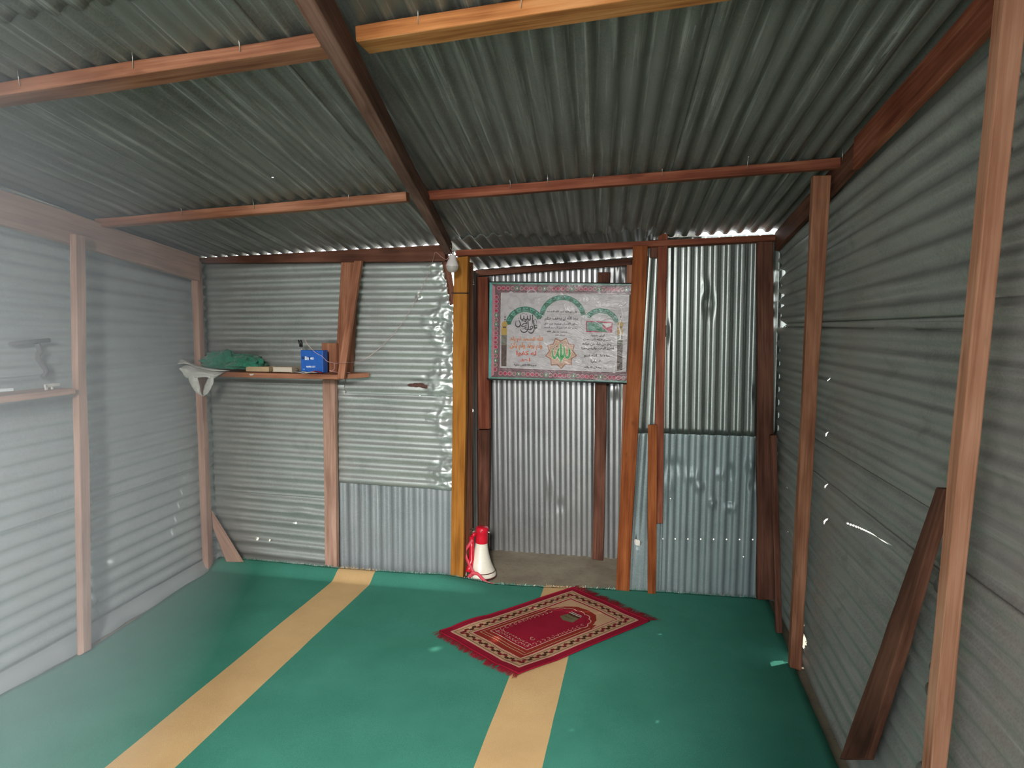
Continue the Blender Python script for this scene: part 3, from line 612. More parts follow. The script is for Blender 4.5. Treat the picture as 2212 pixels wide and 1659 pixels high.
# Arabic letters joined by hand: isolated / final / initial / medial forms, then laid out right to left
AR = {'ا': (0xFE8D, 0xFE8E, 0, 0), 'ب': (0xFE8F, 0xFE90, 0xFE91, 0xFE92), 'ت': (0xFE95, 0xFE96, 0xFE97, 0xFE98), 'ج': (0xFE9D, 0xFE9E, 0xFE9F, 0xFEA0), 'ح': (0xFEA1, 0xFEA2, 0xFEA3, 0xFEA4),
      'خ': (0xFEA5, 0xFEA6, 0xFEA7, 0xFEA8), 'د': (0xFEA9, 0xFEAA, 0, 0), 'ذ': (0xFEAB, 0xFEAC, 0, 0), 'ر': (0xFEAD, 0xFEAE, 0, 0), 'ز': (0xFEAF, 0xFEB0, 0, 0), 'س': (0xFEB1, 0xFEB2, 0xFEB3, 0xFEB4),
      'ش': (0xFEB5, 0xFEB6, 0xFEB7, 0xFEB8), 'ص': (0xFEB9, 0xFEBA, 0xFEBB, 0xFEBC), 'ض': (0xFEBD, 0xFEBE, 0xFEBF, 0xFEC0), 'ط': (0xFEC1, 0xFEC2, 0xFEC3, 0xFEC4), 'ع': (0xFEC9, 0xFECA, 0xFECB, 0xFECC), 'غ': (0xFECD, 0xFECE, 0xFECF, 0xFED0),
      'ف': (0xFED1, 0xFED2, 0xFED3, 0xFED4), 'ق': (0xFED5, 0xFED6, 0xFED7, 0xFED8), 'ك': (0xFED9, 0xFEDA, 0xFEDB, 0xFEDC), 'ل': (0xFEDD, 0xFEDE, 0xFEDF, 0xFEE0), 'م': (0xFEE1, 0xFEE2, 0xFEE3, 0xFEE4),
      'ن': (0xFEE5, 0xFEE6, 0xFEE7, 0xFEE8), 'ه': (0xFEE9, 0xFEEA, 0xFEEB, 0xFEEC), 'و': (0xFEED, 0xFEEE, 0, 0), 'ي': (0xFEF1, 0xFEF2, 0xFEF3, 0xFEF4), 'ة': (0xFE93, 0xFE94, 0, 0), 'ى': (0xFEEF, 0xFEF0, 0, 0), 'ء': (0xFE80, 0, 0, 0)}
def arabic(txt):
    words = []
    for wd in txt.split(' '):
        if wd == 'الله': words.append('\uFDF2'); continue
        out = []
        for i, ch in enumerate(wd):
            f = AR[ch]; pj = i > 0 and AR[wd[i - 1]][2] != 0 and f[1] != 0; nj = i < len(wd) - 1 and f[2] != 0 and AR[wd[i + 1]][1] != 0
            out.append(chr(f[3] if pj and nj else f[1] if pj else f[2] if nj else f[0]))
        words.append(''.join(reversed(out)))
    return ' '.join(reversed(words))

# ------------------------------------------------------------------ poster
def glossy_print(name, col, rough=0.24, var=0.1):
    m, nt, b = newmat(name); L = nt.links.new
    tc = N(nt, 'ShaderNodeTexCoord'); no = N(nt, 'ShaderNodeTexNoise', Scale=25.0, Detail=3.0); L(tc.outputs['Object'], no.inputs['Vector'])
    r = ramp(nt, [(0.35, tuple(c * (1 - var) for c in col)), (0.65, tuple(min(1, c * (1 + var)) for c in col))]); L(no.outputs['Fac'], r.inputs['Fac']); L(r.outputs['Color'], b.inputs['Base Color'])
    b.inputs['Roughness'].default_value = rough; b.inputs['Specular IOR Level'].default_value = 0.35
    mp = N(nt, 'ShaderNodeMapping'); mp.inputs['Scale'].default_value = (6.0, 1.0, 13.0); mp.inputs['Rotation'].default_value = (0, 0.25, 0); L(tc.outputs['Object'], mp.inputs['Vector'])
    wr_ = N(nt, 'ShaderNodeTexNoise', Scale=1.0, Detail=5.0, Roughness=0.6, Distortion=1.2); L(mp.outputs[0], wr_.inputs['Vector'])
    gx = N(nt, 'ShaderNodeSeparateXYZ'); L(tc.outputs['Object'], gx.inputs[0])
    mr = N(nt, 'ShaderNodeMapRange'); mr.inputs['From Min'].default_value = -1.05; mr.inputs['From Max'].default_value = -0.55; mr.inputs['To Min'].default_value = 0.25; mr.inputs['To Max'].default_value = 1.0; L(gx.outputs[0], mr.inputs['Value'])
    bp = N(nt, 'ShaderNodeBump', Distance=0.008); L(mr.outputs[0], bp.inputs['Strength']); L(wr_.outputs['Fac'], bp.inputs['Height']); L(bp.outputs['Normal'], b.inputs['Normal'])
    return m
for k, c in dict(p_grey=(0.44, 0.40, 0.40), p_pale=(0.62, 0.57, 0.55), p_mauve=(0.14, 0.075, 0.08), p_crim=(0.36, 0.018, 0.055), p_pink=(0.48, 0.20, 0.23), p_teal=(0.12, 0.26, 0.20), p_tealc=(0.13, 0.42, 0.40), p_green=(0.018, 0.15, 0.072),
                 p_dgreen=(0.012, 0.10, 0.05), p_ink=(0.02, 0.016, 0.016), p_red=(0.55, 0.07, 0.02), p_orange=(0.60, 0.17, 0.02), p_brown=(0.24, 0.085, 0.04), p_peach=(0.46, 0.27, 0.18), p_gold=(0.42, 0.26, 0.05),
                 p_dark=(0.07, 0.035, 0.02), p_cream=(0.72, 0.62, 0.48), p_leaf=(0.02, 0.26, 0.055), p_disc=(0.40, 0.35, 0.37), p_olive=(0.14, 0.13, 0.09)).items(): M[k] = glossy_print(k, c)
PM = ['p_grey', 'p_pale', 'p_mauve', 'p_crim', 'p_pink', 'p_teal', 'p_tealc', 'p_green', 'p_dgreen', 'p_ink', 'p_red', 'p_orange', 'p_brown', 'p_peach', 'p_gold', 'p_dark', 'p_cream', 'p_leaf', 'p_disc', 'p_olive']
PI_ = {k: i for i, k in enumerate(PM)}
YP = 4.520
ZC = [0.0]
def K(x, y, d=0.0):     # measured on the enlarged photograph of the poster
    return aty(980 + x / 4.148, 480 + y / 4.148, YP - d - ZC[0])
UPP = Vector((0, -1, 0))
poster = empty('wall_poster', tuple(K(930, 1400)), 'glossy printed poster with green arches and Arabic writing hanging in the niche', 'poster')
c_tl, c_tr, c_bl, c_br = K(322, 538), K(1600, 552), K(312, 1400), K(1560, 1440)
bk = MB(); dv = Vector((0, .012, 0)); dd = Vector((0, .002, 0))
f4 = [c_tl + dd, c_tr + dd, c_br + dd, c_bl + dd]; ii = [bk.vert(p) for p in f4] + [bk.vert(p + dv) for p in f4]
for q in ((0, 1, 2, 3), (7, 6, 5, 4), (0, 4, 5, 1), (1, 5, 6, 2), (2, 6, 7, 3), (3, 7, 4, 0)): bk.face([ii[k] for k in q])
M['board'] = plain('brown_board', (0.10, 0.055, 0.035), 0.7)
bk.build('backing_board', M['board'], poster)
fr = MB(); fr.tube([K(300, 1400, .002), K(322, 1408, .008), K(900, 1420, .008), K(1565, 1446, .008)], .0055, n=6)
M['rail'] = plain('dark_rail', (0.03, 0.028, 0.03), 0.35, spec=.7); fr.build('hanging_rail', M['rail'], poster); fr = MB()
fr.tube([K(318, 534, .004), K(900, 540, .004), K(1600, 549, .004)], .004, n=6)
fr.build('hanging_rail', M['rail'], poster)
pb = MB()
def pq(pts, mat, d=0.0):
    ZC[0] += 3e-6; pb.poly([K(x, y, d) for x, y in pts], PI_[mat])
def disc(x, y, rx, ry, mat, d, n=14): pq([(x + rx * math.cos(2 * PI * k / n), y + ry * math.sin(2 * PI * k / n)) for k in range(n)], mat, d)
def ring(x, y, r, wd, mat, d, n=14):
    ZC[0] += 3e-6
    ribbon(pb, [K(x + r * math.cos(2 * PI * k / n), y + r * math.sin(2 * PI * k / n), d) for k in range(n + 1)], wd / 4.148 * .0034, PI_[mat], UPP)
# ground colours: inner sheet, then the patterned border on four sides
n1 = 24
glare_path = [(1500, 760), (1520, 830), (1500, 880), (1484, 930), (1500, 990), (1496, 1050), (1462, 1062), (1458, 1110), (1464, 1170), (1460, 1240), (1446, 1300), (1440, 1350)]
pq([(425, 632), (1575, 645), (1545, 1350), (415, 1302)], 'p_grey', 0)
pq([(322, 538), (1600, 552), (1600, 650), (425, 632)], 'p_mauve', 0.0002)
pq([(322, 538), (425, 632), (415, 1302), (312, 1400)], 'p_mauve', 0.0002)
pq([(415, 1302), (1440, 1344), (1565, 1338), (1560, 1440), (312, 1400)], 'p_mauve', 0.0002)
pq([(322, 538), (345, 556), (335, 1385), (312, 1400)], 'p_tealc', 0.0006)
pq([(345, 556), (372, 580), (362, 1365), (335, 1385)], 'p_pink', 0.0005)
pq([(322, 538), (1600, 552), (1600, 566), (340, 553)], 'p_teal', 0.0006)
pq([(312, 1400), (1560, 1440), (1560, 1424), (330, 1386)], 'p_teal', 0.0006)
def edge_run(x0, y0, x1, y1, n, nx, ny, every):
    for k in range(n):
        t = (k + .5) / n; x = x0 + (x1 - x0) * t; y = y0 + (y1 - y0) * t
        hot = (k // every) % 2 == 0
        disc(x, y, 19, 19, 'p_crim' if hot else 'p_olive', 0.0008)
        ring(x, y, 16, 6, 'p_pink' if (hot or k % 2) else 'p_teal', 0.0012)
        if k % 2 == 0: disc(x, y, 6, 9, 'p_cream' if not hot else 'p_mauve', 0.0014, 8)
        # zigzag on the outer and inner rims
        for sgn in (1, -1):
            a = (x - ny * 20, y - nx * 20); 
            ox, oy = nx * 30 * sgn, ny * 30 * sgn
            ribbon(pb, [K(x + ox - ny * 19, y + oy - nx * 19, .001), K(x + ox * 1.3, y + oy * 1.3, .001), K(x + ox + ny * 19, y + oy + nx * 19, .001)], .0012, PI_['p_teal' if sgn > 0 else 'p_pink'], UPP)
edge_run(385, 590, 1570, 604, 29, 0, -1, 3)
edge_run(385, 650, 372, 1340, 17, -1, 0, 4)
edge_run(400, 1352, 1540, 1396, 28, 0, 1, 3)
for p_ in ([(425, 632), (1545, 640)], [(425, 632), (415, 1302)], [(415, 1302), (1440, 1344)]):
    ribbon(pb, [K(*q, .0008) for q in p_], .0022, PI_['p_pale'], UPP)
for (x, y, r) in ((515, 640, 22), (708, 712, 22), (555, 905, 26), (770, 890, 20), (540, 720, 60), (700, 650, 45), (1330, 720, 40), (620, 1260, 40), (790, 1180, 34), (1120, 1240, 40)):
    (disc if r < 30 else ring)(x, y, *((r, r, 'p_disc', .0006) if r < 30 else (r, 8, 'p_disc', .0006)))
# arches
def arch(cx, cy, rx, ry, wd, a0, a1, n=26):
    P_ = [(cx + rx * math.cos(a0 + (a1 - a0) * k / n), cy - ry * math.sin(a0 + (a1 - a0) * k / n)) for k in range(n + 1)]
    Q_ = [(cx + (rx - wd) * math.cos(a0 + (a1 - a0) * k / n), cy - (ry - wd) * math.sin(a0 + (a1 - a0) * k / n)) for k in range(n + 1)]
    for k in range(n):
        pb.face([pb.vert(K(*P_[k], .0010)), pb.vert(K(*P_[k + 1], .0010)), pb.vert(K(*Q_[k + 1], .0010)), pb.vert(K(*Q_[k], .0010))], PI_['p_green'])
        if k % 4 == 1:
            x, y = (P_[k][0] + Q_[k][0]) / 2, (P_[k][1] + Q_[k][1]) / 2; disc(x, y, wd * .42, wd * .42, 'p_dgreen', .0014, 10)
        if k % 4 == 3:
            x, y = (P_[k][0] + Q_[k][0]) / 2, (P_[k][1] + Q_[k][1]) / 2; ring(x, y, wd * .26, 3, 'p_tealc', .0014, 10)
        if k % 2 == 0: disc((P_[k][0] * .7 + Q_[k][0] * .3), (P_[k][1] * .7 + Q_[k][1] * .3), 5, 5, 'p_tealc', .0015, 6)
D = math.radians
arch(640, 935, 178, 180, 50, D(172), D(28)); arch(975, 865, 212, 212, 44, D(170), D(10)); arch(1318, 945, 176, 176, 46, D(140), D(20))
for x0, k0 in ((452, 0), (1490, 1)):
    w_ = 26
    pq([(x0 - w_, 960), (x0 - w_ + 4, 935), (x0 + w_ - 4, 935), (x0 + w_, 960), (x0 + w_ - 2, 1010), (x0 - w_ + 1, 1010)], 'p_gold', .0012)
    pq([(x0 - w_ + 1, 1010), (x0 + w_ - 2, 1010), (x0 + w_ - 3, 1100), (x0 - w_ + 1, 1100)], 'p_olive', .0012)
    pq([(x0 - w_ + 1, 1100), (x0 + w_ - 3, 1100), (x0 + w_ - 6, 1290 + 35 * k0), (x0 - w_, 1290 + 40 * k0)], 'p_dark', .0012)
    disc(x0 + 4, 915, w_, 28, 'p_gold', .0014); pq([(x0 - 14, 935), (x0 + 22, 935), (x0 + 16, 948), (x0 - 8, 948)], 'p_dark', .0016)
    ribbon(pb, [K(x0 + 8, 890, .0014), K(x0 + 8, 815, .0014)], .0018, PI_['p_dark'], UPP); disc(x0 + 8, 850, 7, 7, 'p_dark', .0016, 8); disc(x0 + 8, 873, 9, 6, 'p_dark', .0016, 8)
# pale ribbon painted as glare on the crumpled lamination
ribbon(pb, [K(x - 4, y, .003) for x, y in glare_path], .006, PI_['p_pale'], UPP, [.6, 1.6, .8, 1.2, 1.9, 1.5, .7, .5, .6, .5, 1.0, 2.4])
# ten-pointed star
def star(cx, cy, R_, r_, wd, mat, d, rot=0, n=10):
    P_ = [(cx + (R_ if k % 2 == 0 else r_) * math.cos(rot + PI * k / n), cy + (R_ if k % 2 == 0 else r_) * math.sin(rot + PI * k / n)) for k in range(2 * n + 1)]
    if wd is None: pq(P_[:-1], mat, d)
    else: ribbon(pb, [K(*p, d) for p in P_], wd, PI_[mat], UPP)
star(962, 1172, 138, 104, None, 'p_peach', .0006, rot=.16, n=9)
star(962, 1172, 140, 106, .0070, 'p_brown', .0010, rot=.16, n=9); star(962, 1172, 122, 92, .0018, 'p_cream', .0012, rot=.16, n=9); star(962, 1172, 117, 88, .0020, 'p_brown', .0013, rot=.16, n=9)
# green calligraphy in the star (coordinates from a closer enlargement)
def Z(x, y): return (1090 + x / 10.37 - 980) * 4.148, (640 + y / 10.37 - 480) * 4.148
def stroke(pts, wd, mat, d, taper=None, k=6, src=Z):
    ZC[0] += 1.2e-5; P_ = smooth_path([src(*p) for p in pts], k); m = len(P_)
    tp = None
    if taper: tp = [float(np.interp(i / (m - 1), np.linspace(0, 1, len(taper)), taper)) for i in range(m)]
    ribbon(pb, [K(x, y, d) for x, y in P_], wd, PI_[mat], UPP, tp)
GS = [([(1255, 1070), (1262, 1200), (1270, 1340), (1262, 1420), (1258, 1490)], 52 , [.8, 1, 1.1, 1.2, .1]),
      ([(1330, 1120), (1335, 1220), (1330, 1300), (1300, 1370), (1262, 1400), (1215, 1370), (1195, 1310), (1200, 1220), (1225, 1160)], 40, [.7, .9, .9, 1.1, 1.4, 1.1, .9, .8, .6]),
      ([(1435, 1150), (1455, 1230), (1450, 1320), (1420, 1370), (1385, 1365), (1355, 1320), (1340, 1250)], 44, [.5, 1, 1.1, 1.2, 1.1, .9, .8]),
      ([(1200, 1190), (1185, 1270), (1150, 1350), (1120, 1390), (1085, 1350), (1078, 1270), (1085, 1200), (1100, 1160)], 36, [.9, 1, 1.2, 1.3, 1.1, .7, .5, .4]),
      ([(1180, 1120), (1120, 1150), (1062, 1185)], 18, [1.1, .8, .4]),
      ([(1225, 1065), (1262, 1040), (1290, 1060), (1330, 1085)], 16, [.5, 1, .8, .4])]
UNIT = .31 / 1000 * 1.0
for pts, wd, tp in GS: stroke(pts, (wd + 17) * UNIT, 'p_cream', .0016, tp)
for pts, wd, tp in GS: stroke(pts, wd * UNIT, 'p_leaf' if wd > 20 else 'p_dark', .0021, tp)
# black calligraphy under the left arch
BS = [([(372, 400), (358, 440), (362, 500), (395, 530), (425, 500), (432, 455), (425, 430)], 15, [.3, .8, 1.1, 1.2, 1, .8, .4]),
      ([(425, 440), (440, 500), (470, 530), (500, 520), (512, 470), (508, 425)], 15, [.6, .9, 1.2, 1.2, .9, .5]), ([(508, 430), (520, 500), (548, 535), (572, 520), (575, 460), (570, 410)], 15, [.6, 1, 1.2, 1.2, 1, .5]),
      ([(622, 410), (628, 500), (622, 590), (606, 640)], 15, [1.1, 1, .9, .4]),
      ([(395, 395), (420, 385), (450, 395)], 7, None), ([(470, 395), (486, 410), (500, 392)], 7, None),
      ([(318, 530), (345, 590), (350, 650), (310, 685), (265, 670), (243, 625), (255, 575)], 15, [.5, 1, 1.2, 1.3, 1.1, .8, .3]),
      ([(375, 560), (420, 550), (480, 575), (495, 610), (440, 610), (395, 640), (385, 670), (430, 680), (500, 640)], 13, [.4, .9, 1.1, 1, .8, 1, 1.1, 1, .5]),
      ([(520, 545), (528, 640), (530, 720), (515, 750)], 15, [1, 1.1, 1, .6]),
      ([(530, 740), (580, 745), (625, 710), (618, 670), (580, 680), (575, 720), (600, 745)], 13, [.7, 1.1, 1.2, 1, .9, .9, .5]),
      ([(505, 700), (480, 690), (455, 712), (470, 740), (505, 735), (500, 780), (450, 808), (395, 800), (362, 765), (368, 730)], 14, [.5, .8, 1, 1, 1, 1.2, 1.3, 1.2, .9, .3]),
      ([(650, 540), (658, 640), (662, 730), (645, 790), (600, 825), (555, 812), (535, 780)], 16, [1.1, 1, 1.1, 1.2, 1.4, 1.1, .4]),
      ([(720, 690), (700, 710), (675, 700), (672, 660), (700, 645), (722, 665), (722, 700), (690, 725), (655, 725)], 13, [.5, .9, 1, 1, 1, 1.1, 1, .9, .6]),
      ([(655, 540), (690, 520), (712, 560), (715, 620)], 8, [.4, 1, .9, .5])]
for pts, wd, tp in BS: stroke(pts, wd * UNIT * 1.5, 'p_ink', .0012, tp, 5)
for x, y in ((305, 490), (262, 560), (245, 575), (410, 735), (428, 722), (690, 740), (318, 770), (640, 600), (680, 600), (268, 715)):
    x, y = Z(x, y); disc(x, y, 3.4, 3.4, 'p_ink', .0012, 6)
# red and green framed picture on the right
pq([(1186, 884), (1424, 894), (1420, 990), (1186, 984)], 'p_crim', .0010); pq([(1194, 893), (1340, 900), (1330, 976), (1194, 974)], 'p_teal', .0013)
pq([(1230, 895), (1290, 930), (1400, 985), (1300, 982), (1270, 950), (1225, 915)], 'p_green', .0016); pq([(1330, 905), (1415, 905), (1412, 930), (1370, 945)], 'p_pale', .0016)
ribbon(pb, [K(1180, 812, .004), K(1240, 870, .005), K(1310, 915, .005), K(1385, 985, .004)], .0035, PI_['p_pale'], UPP, [.3, .8, 1.2, .4])
pb.build('printed_sheet', [M[k] for k in PM], poster)
# lettering
def letter_obj(lines, mats, parent, name='lettering', src=K, bold=.032):
    for (txt, x, y, wpx, hpx, mat, slope) in lines:
        b_ = MB()
        vs, fs = text_mesh(txt, 1.0, bold=bold)
        x0 = min(v[0] for v in vs); x1 = max(v[0] for v in vs); y0 = min(v[1] for v in vs); y1 = max(v[1] for v in vs)
        sx = wpx / (x1 - x0); sy = hpx / (y1 - y0); mx_, my_ = (x0 + x1) / 2, (y0 + y1) / 2
        base = len(b_.v)
        for v in vs:
            dx = (v[0] - mx_) * sx; b_.vert(src(x + dx, y - (v[1] - my_) * sy + dx * slope, .0018))
        for f in fs: b_.face([base + k for k in f], 0)
        b_.build(name, [mats[mat]], parent)
LN = [(arabic('الله الصمد لم يلد'), 652, 1046, 296, 62, 1, .02), (arabic('ولم يولد ولم يكن'), 648, 1112, 292, 70, 1, .02), (arabic('له كفوا'), 650, 1178, 178, 52, 0, .02), (arabic('احد'), 640, 1230, 90, 34, 0, .02)]
letter_obj(LN, [M['p_red'], M['p_orange']], poster)
LB = [(arabic('قل هو الله احد الله الصمد'), 970, 800, 270, 24, 0, .02), (arabic('يريد الله ان يخفف عنكم'), 965, 862, 300, 50, 0, -.01), (arabic('وخلق الانسان ضعيفا من علق'), 960, 912, 300, 24, 0, .02), (arabic('بسم الله الرحمن الرحيم الحمد'), 955, 945, 300, 26, 0, .02),
      (arabic('محمد رسول الله'), 925, 980, 180, 24, 0, .02), (arabic('صدق الله'), 955, 1010, 90, 16, 0, 0), (arabic('سورة الاخلاص مكية'), 640, 1280, 200, 24, 0, .03),
      (arabic('قران مجيد'), 1290, 1016, 130, 26, 0, .03), (arabic('بسم الله الرحمن'), 1285, 1052, 250, 30, 0, .03), (arabic('وهو من شاء من عباده'), 1285, 1092, 260, 34, 0, .02), (arabic('العزيز الرحيم واليه يرجعنا'), 1290, 1134, 290, 36, 0, 0),
      (arabic('ما شاء الله فهو'), 1282, 1192, 230, 38, 0, 0), (arabic('غفارا'), 1275, 1248, 96, 36, 0, 0), (arabic('وما توفيقي الا بالله'), 1270, 1304, 200, 22, 0, .02)]
letter_obj(LB, [M['p_ink']], poster)

# ------------------------------------------------------------------ prayer rug
M['r_crim'] = carpet_mat('rug_crimson', (0.22, 0.006, 0.020), (0.29, 0.010, 0.030), .75)
M['r_rust'] = carpet_mat('rug_rust', (0.20, 0.018, 0.012), (0.27, 0.03, 0.018), .75)
M['r_beige'] = carpet_mat('rug_beige', (0.42, 0.25, 0.14), (0.50, 0.31, 0.18), .8)
M['r_pink'] = carpet_mat('rug_pink', (0.55, 0.30, 0.22), (0.62, 0.36, 0.27), .8)
M['r_brown'] = carpet_mat('rug_brown', (0.055, 0.018, 0.010), (0.08, 0.03, 0.016), .8)
M['r_olive'] = carpet_mat('rug_olive', (0.10, 0.09, 0.045), (0.15, 0.13, 0.07), .8)
M['r_white'] = carpet_mat('rug_white', (0.62, 0.58, 0.50), (0.7, 0.66, 0.58), .8)
RM = ['r_crim', 'r_rust', 'r_beige', 'r_pink', 'r_brown', 'r_olive', 'r_white']
qL, qN, qR, qF = atz(950, 1367, .02), atz(1120, 1464, .02), atz(1402, 1345, .02), atz(1236, 1273, .02)   # left, near, right, far corners
rug = empty('prayer_rug', (tuple((qL + qR) / 2)), 'crimson prayer rug with beige scroll border and arch lying askew on carpet', 'rug')
def RG(u, v, d=0.0):    # u 0..1 along the rug (near end -> far end), v 0..1 across (left edge -> right edge)
    p = qL * (1 - u) * (1 - v) + qN * (1 - u) * v + qR * u * v + qF * u * (1 - v)
    hz = .024 + cz(p.x, p.y) + .004 * noise.noise(Vector((u * 3, v * 3, 8))) + .012 * max(0, 1 - (u ** 2 + (1 - v) ** 2) * 14) + .010 * max(0, 1 - ((u - .2) ** 2 * 60 + (v - .02) ** 2 * 90))
    e = .004 * noise.noise(Vector((u * 6, v * 6, 2)))
    return Vector((p.x + e, p.y + e, p.z - .02 + hz + d))
LR = 1.0; WRr = .64     # metres, for round motifs
rb = MB(); nu_, nv_ = 300, 190
uu, vv = np.meshgrid((np.arange(nu_) + .5) / nu_, (np.arange(nv_) + .5) / nv_, indexing='ij'); cell = np.zeros((nu_, nv_), int)
def rpoly(pts, mat):     # woven areas: each small knot of the pile takes the colour of the area it lies in
    ins_ = np.zeros(uu.shape, bool); n = len(pts)
    for k in range(n):
        (x1, y1), (x2, y2) = pts[k], pts[(k + 1) % n]
        if y1 == y2: continue
        ins_ ^= ((y1 > vv) != (y2 > vv)) & (uu < (x2 - x1) * (vv - y1) / (y2 - y1) + x1)
    cell[ins_] = RI[mat]
RI = {k: i for i, k in enumerate(RM)}
def rrect(u0, v0, u1, v1, mat, d): rpoly([(u0, v0), (u1, v0), (u1, v1), (u0, v1)], mat)
def rrib(pts, wd, mat, d, taper=None):
    P_ = []
    for a, b_ in zip(pts[:-1], pts[1:]):
        k = max(1, int(math.dist(a, b_) / .03)); P_ += [(a[0] + (b_[0] - a[0]) * i / k, a[1] + (b_[1] - a[1]) * i / k) for i in range(k)]
    P_.append(pts[-1]); ribbon(rb, [RG(u, v, d) for u, v in P_], wd, RI[mat], Vector((0, 0, 1)), taper)
def rloop(m, wd, mat, d): rrib([(m, m * 1.55), (1 - m, m * 1.55), (1 - m, 1 - m * 1.55), (m, 1 - m * 1.55), (m, m * 1.55)], wd, mat, d)
# border: beige band with a dark running scroll between pink lines
def frame_(m0, m1, mat, d):
    k = 1.55
    rrect(m0, m0 * k, 1 - m0, m1 * k, mat, d); rrect(m0, 1 - m1 * k, 1 - m0, 1 - m0 * k, mat, d); rrect(m0, m1 * k, m1, 1 - m1 * k, mat, d); rrect(1 - m1, m1 * k, 1 - m0, 1 - m1 * k, mat, d)
frame_(.045, .125, 'r_beige', .0008)
rloop(.045, .007, 'r_pink', .0018); rloop(.058, .003, 'r_brown', .0018); rloop(.112, .003, 'r_brown', .0018); rloop(.125, .006, 'r_pink', .0018)
def scroll(a, b_, n):
    (u0, v0), (u1, v1) = a, b_
    du, dv_ = (u1 - u0), (v1 - v0); Lm = math.hypot(du * LR, dv_ * WRr); nx, ny = -dv_ * WRr / Lm / LR, du * LR / Lm / WRr
    P_ = []
    for k in range(n * 10 + 1):
        t = k / (n * 10); s_ = math.sin(t * n * 2 * PI) * .017; sk = math.sin(t * n * 4 * PI) * .25 / n
        P_.append((u0 + du * (t + sk * .6) + nx * s_, v0 + dv_ * (t + sk * .6) + ny * s_))
    ribbon(rb, [RG(u, v, .002) for u, v in P_], .0095, RI['r_brown'], Vector((0, 0, 1)))
    for k in range(n * 2):
        t = (k + .5) / (n * 2); sg = -1 if k % 2 == 0 else 1
        q = [(u0 + du * (t + .22 / n * math.cos(a_)) - nx * sg * (.010 - .010 * math.sin(a_)), v0 + dv_ * (t + .22 / n * math.cos(a_)) - ny * sg * (.010 - .010 * math.sin(a_))) for a_ in np.linspace(-.5, 3.6, 7)]
        ribbon(rb, [RG(u, v, .0024) for u, v in q], .0065, RI['r_crim' if k % 4 < 2 else 'r_brown'], Vector((0, 0, 1)))
mm = .085; kk = 1.55
scroll((mm, mm * kk), (1 - mm, mm * kk), 17); scroll((mm, 1 - mm * kk), (1 - mm, 1 - mm * kk), 17); scroll((mm, mm * kk), (mm, 1 - mm * kk), 9); scroll((1 - mm, mm * kk), (1 - mm, 1 - mm * kk), 9)
# inner rust field, beige spandrels at the head, niche
rrect(.135, .21, .865, .79, 'r_rust', .0008)
sp = [(.865, .21)] + [(.865, .79), (.66, .79)] + [(.70 + .02 * math.sin(k * 2.1), .79 - .03 * k) for k in range(1, 3)] + [(.76, .70), (.81, .62), (.825, .5), (.81, .38), (.76, .30), (.70, .26), (.66, .21)]
rpoly(sp, 'r_beige')
ins = [(.66, .235), (.72, .27), (.775, .33), (.805, .42), (.812, .5), (.805, .58), (.775, .67), (.72, .73), (.66, .765), (.5, .765), (.5, .235)]
rpoly(ins, 'r_rust')
arch_ = [(.21, .27), (.62, .27)]
for k in range(7):      # scalloped head of the niche
    t0, t1 = k / 7, (k + 1) / 7
    def hp(t): a_ = PI * t; return (.62 + .145 * math.sin(a_), .5 - .23 * math.cos(a_))
    for j in range(1, 6):
        t = t0 + (t1 - t0) * j / 5; u, v = hp(t); bl = .012 * math.sin(PI * j / 5); arch_.append((u + bl * math.sin(PI * t), v - bl * 1.4 * math.cos(PI * t)))
arch_ += [(.62, .73), (.21, .73), (.21, .27)]
rpoly(arch_[:-1], 'r_crim')
rrib(arch_, .0052, 'r_pink', .0038); rrib([(.165, .225), (.66, .225)], .004, 'r_beige', .0018); rrib([(.165, .225), (.165, .775), (.66, .775)], .004, 'r_beige', .0018); rrib([(.185, .245), (.185, .755)], .003, 'r_pink', .0018)
a2 = [(.62 + (.145 - .02) * math.sin(a_), .5 - (.23 - .03) * math.cos(a_)) for a_ in np.linspace(.1, PI - .1, 22)]; rrib(a2, .0025, 'r_brown', .0042)
def curl(u, v, r, a0, mat='r_pink'):
    P_ = [(u + r * math.cos(a_ + a0) / LR, v + r * math.sin(a_ + a0) / WRr) for a_ in np.linspace(0, 4.4, 9)]; ribbon(rb, [RG(x, y, .0042) for x, y in P_], .0030, RI[mat], Vector((0, 0, 1)))
for k in range(13):
    u = .24 + k * .033; curl(u, .305, .010, k * .4); curl(u + .015, .695, .010, 3 + k * .4)
for k in range(11): curl(.235, .32 + k * .036, .009, 1.5 + k); curl(.262, .335 + k * .034, .006, k)
curl(.315, .62, .012, .5); curl(.32, .60, .006, 3)
# small dark building motif with pale bands
P_ = [(.66, .44), (.70, .42), (.725, .47), (.725, .56), (.70, .60), (.66, .575), (.635, .51)]
rpoly([(.64, .42), (.735, .44), (.735, .56), (.64, .59), (.615, .5)], 'r_olive')
rpoly([(.695, .435), (.735, .44), (.735, .56), (.70, .57)], 'r_brown')
rrib([(.712, .43), (.716, .575)], .005, 'r_white', .0052); rrib([(.728, .435), (.730, .565)], .004, 'r_white', .0052)
for k in range(4): curl(.66, .46 + k * .028, .006, k, 'r_brown')
gid = [[rb.vert(RG(i / nu_, j / nv_)) for j in range(nv_ + 1)] for i in range(nu_ + 1)]
for i in range(nu_):
    for j in range(nv_): rb.face((gid[i][j], gid[i + 1][j], gid[i + 1][j + 1], gid[i][j + 1]), int(cell[i, j]), smooth=True)
rb.build('woven_pile', [M[k] for k in RM], rug)
so = MB()   # woven edge thickness: side band around the pile
rimp = [RG(i / 40, 0) for i in range(41)] + [RG(1, j / 30) for j in range(1, 31)] + [RG(1 - i / 40, 1) for i in range(1, 41)] + [RG(0, 1 - j / 30) for j in range(1, 31)]
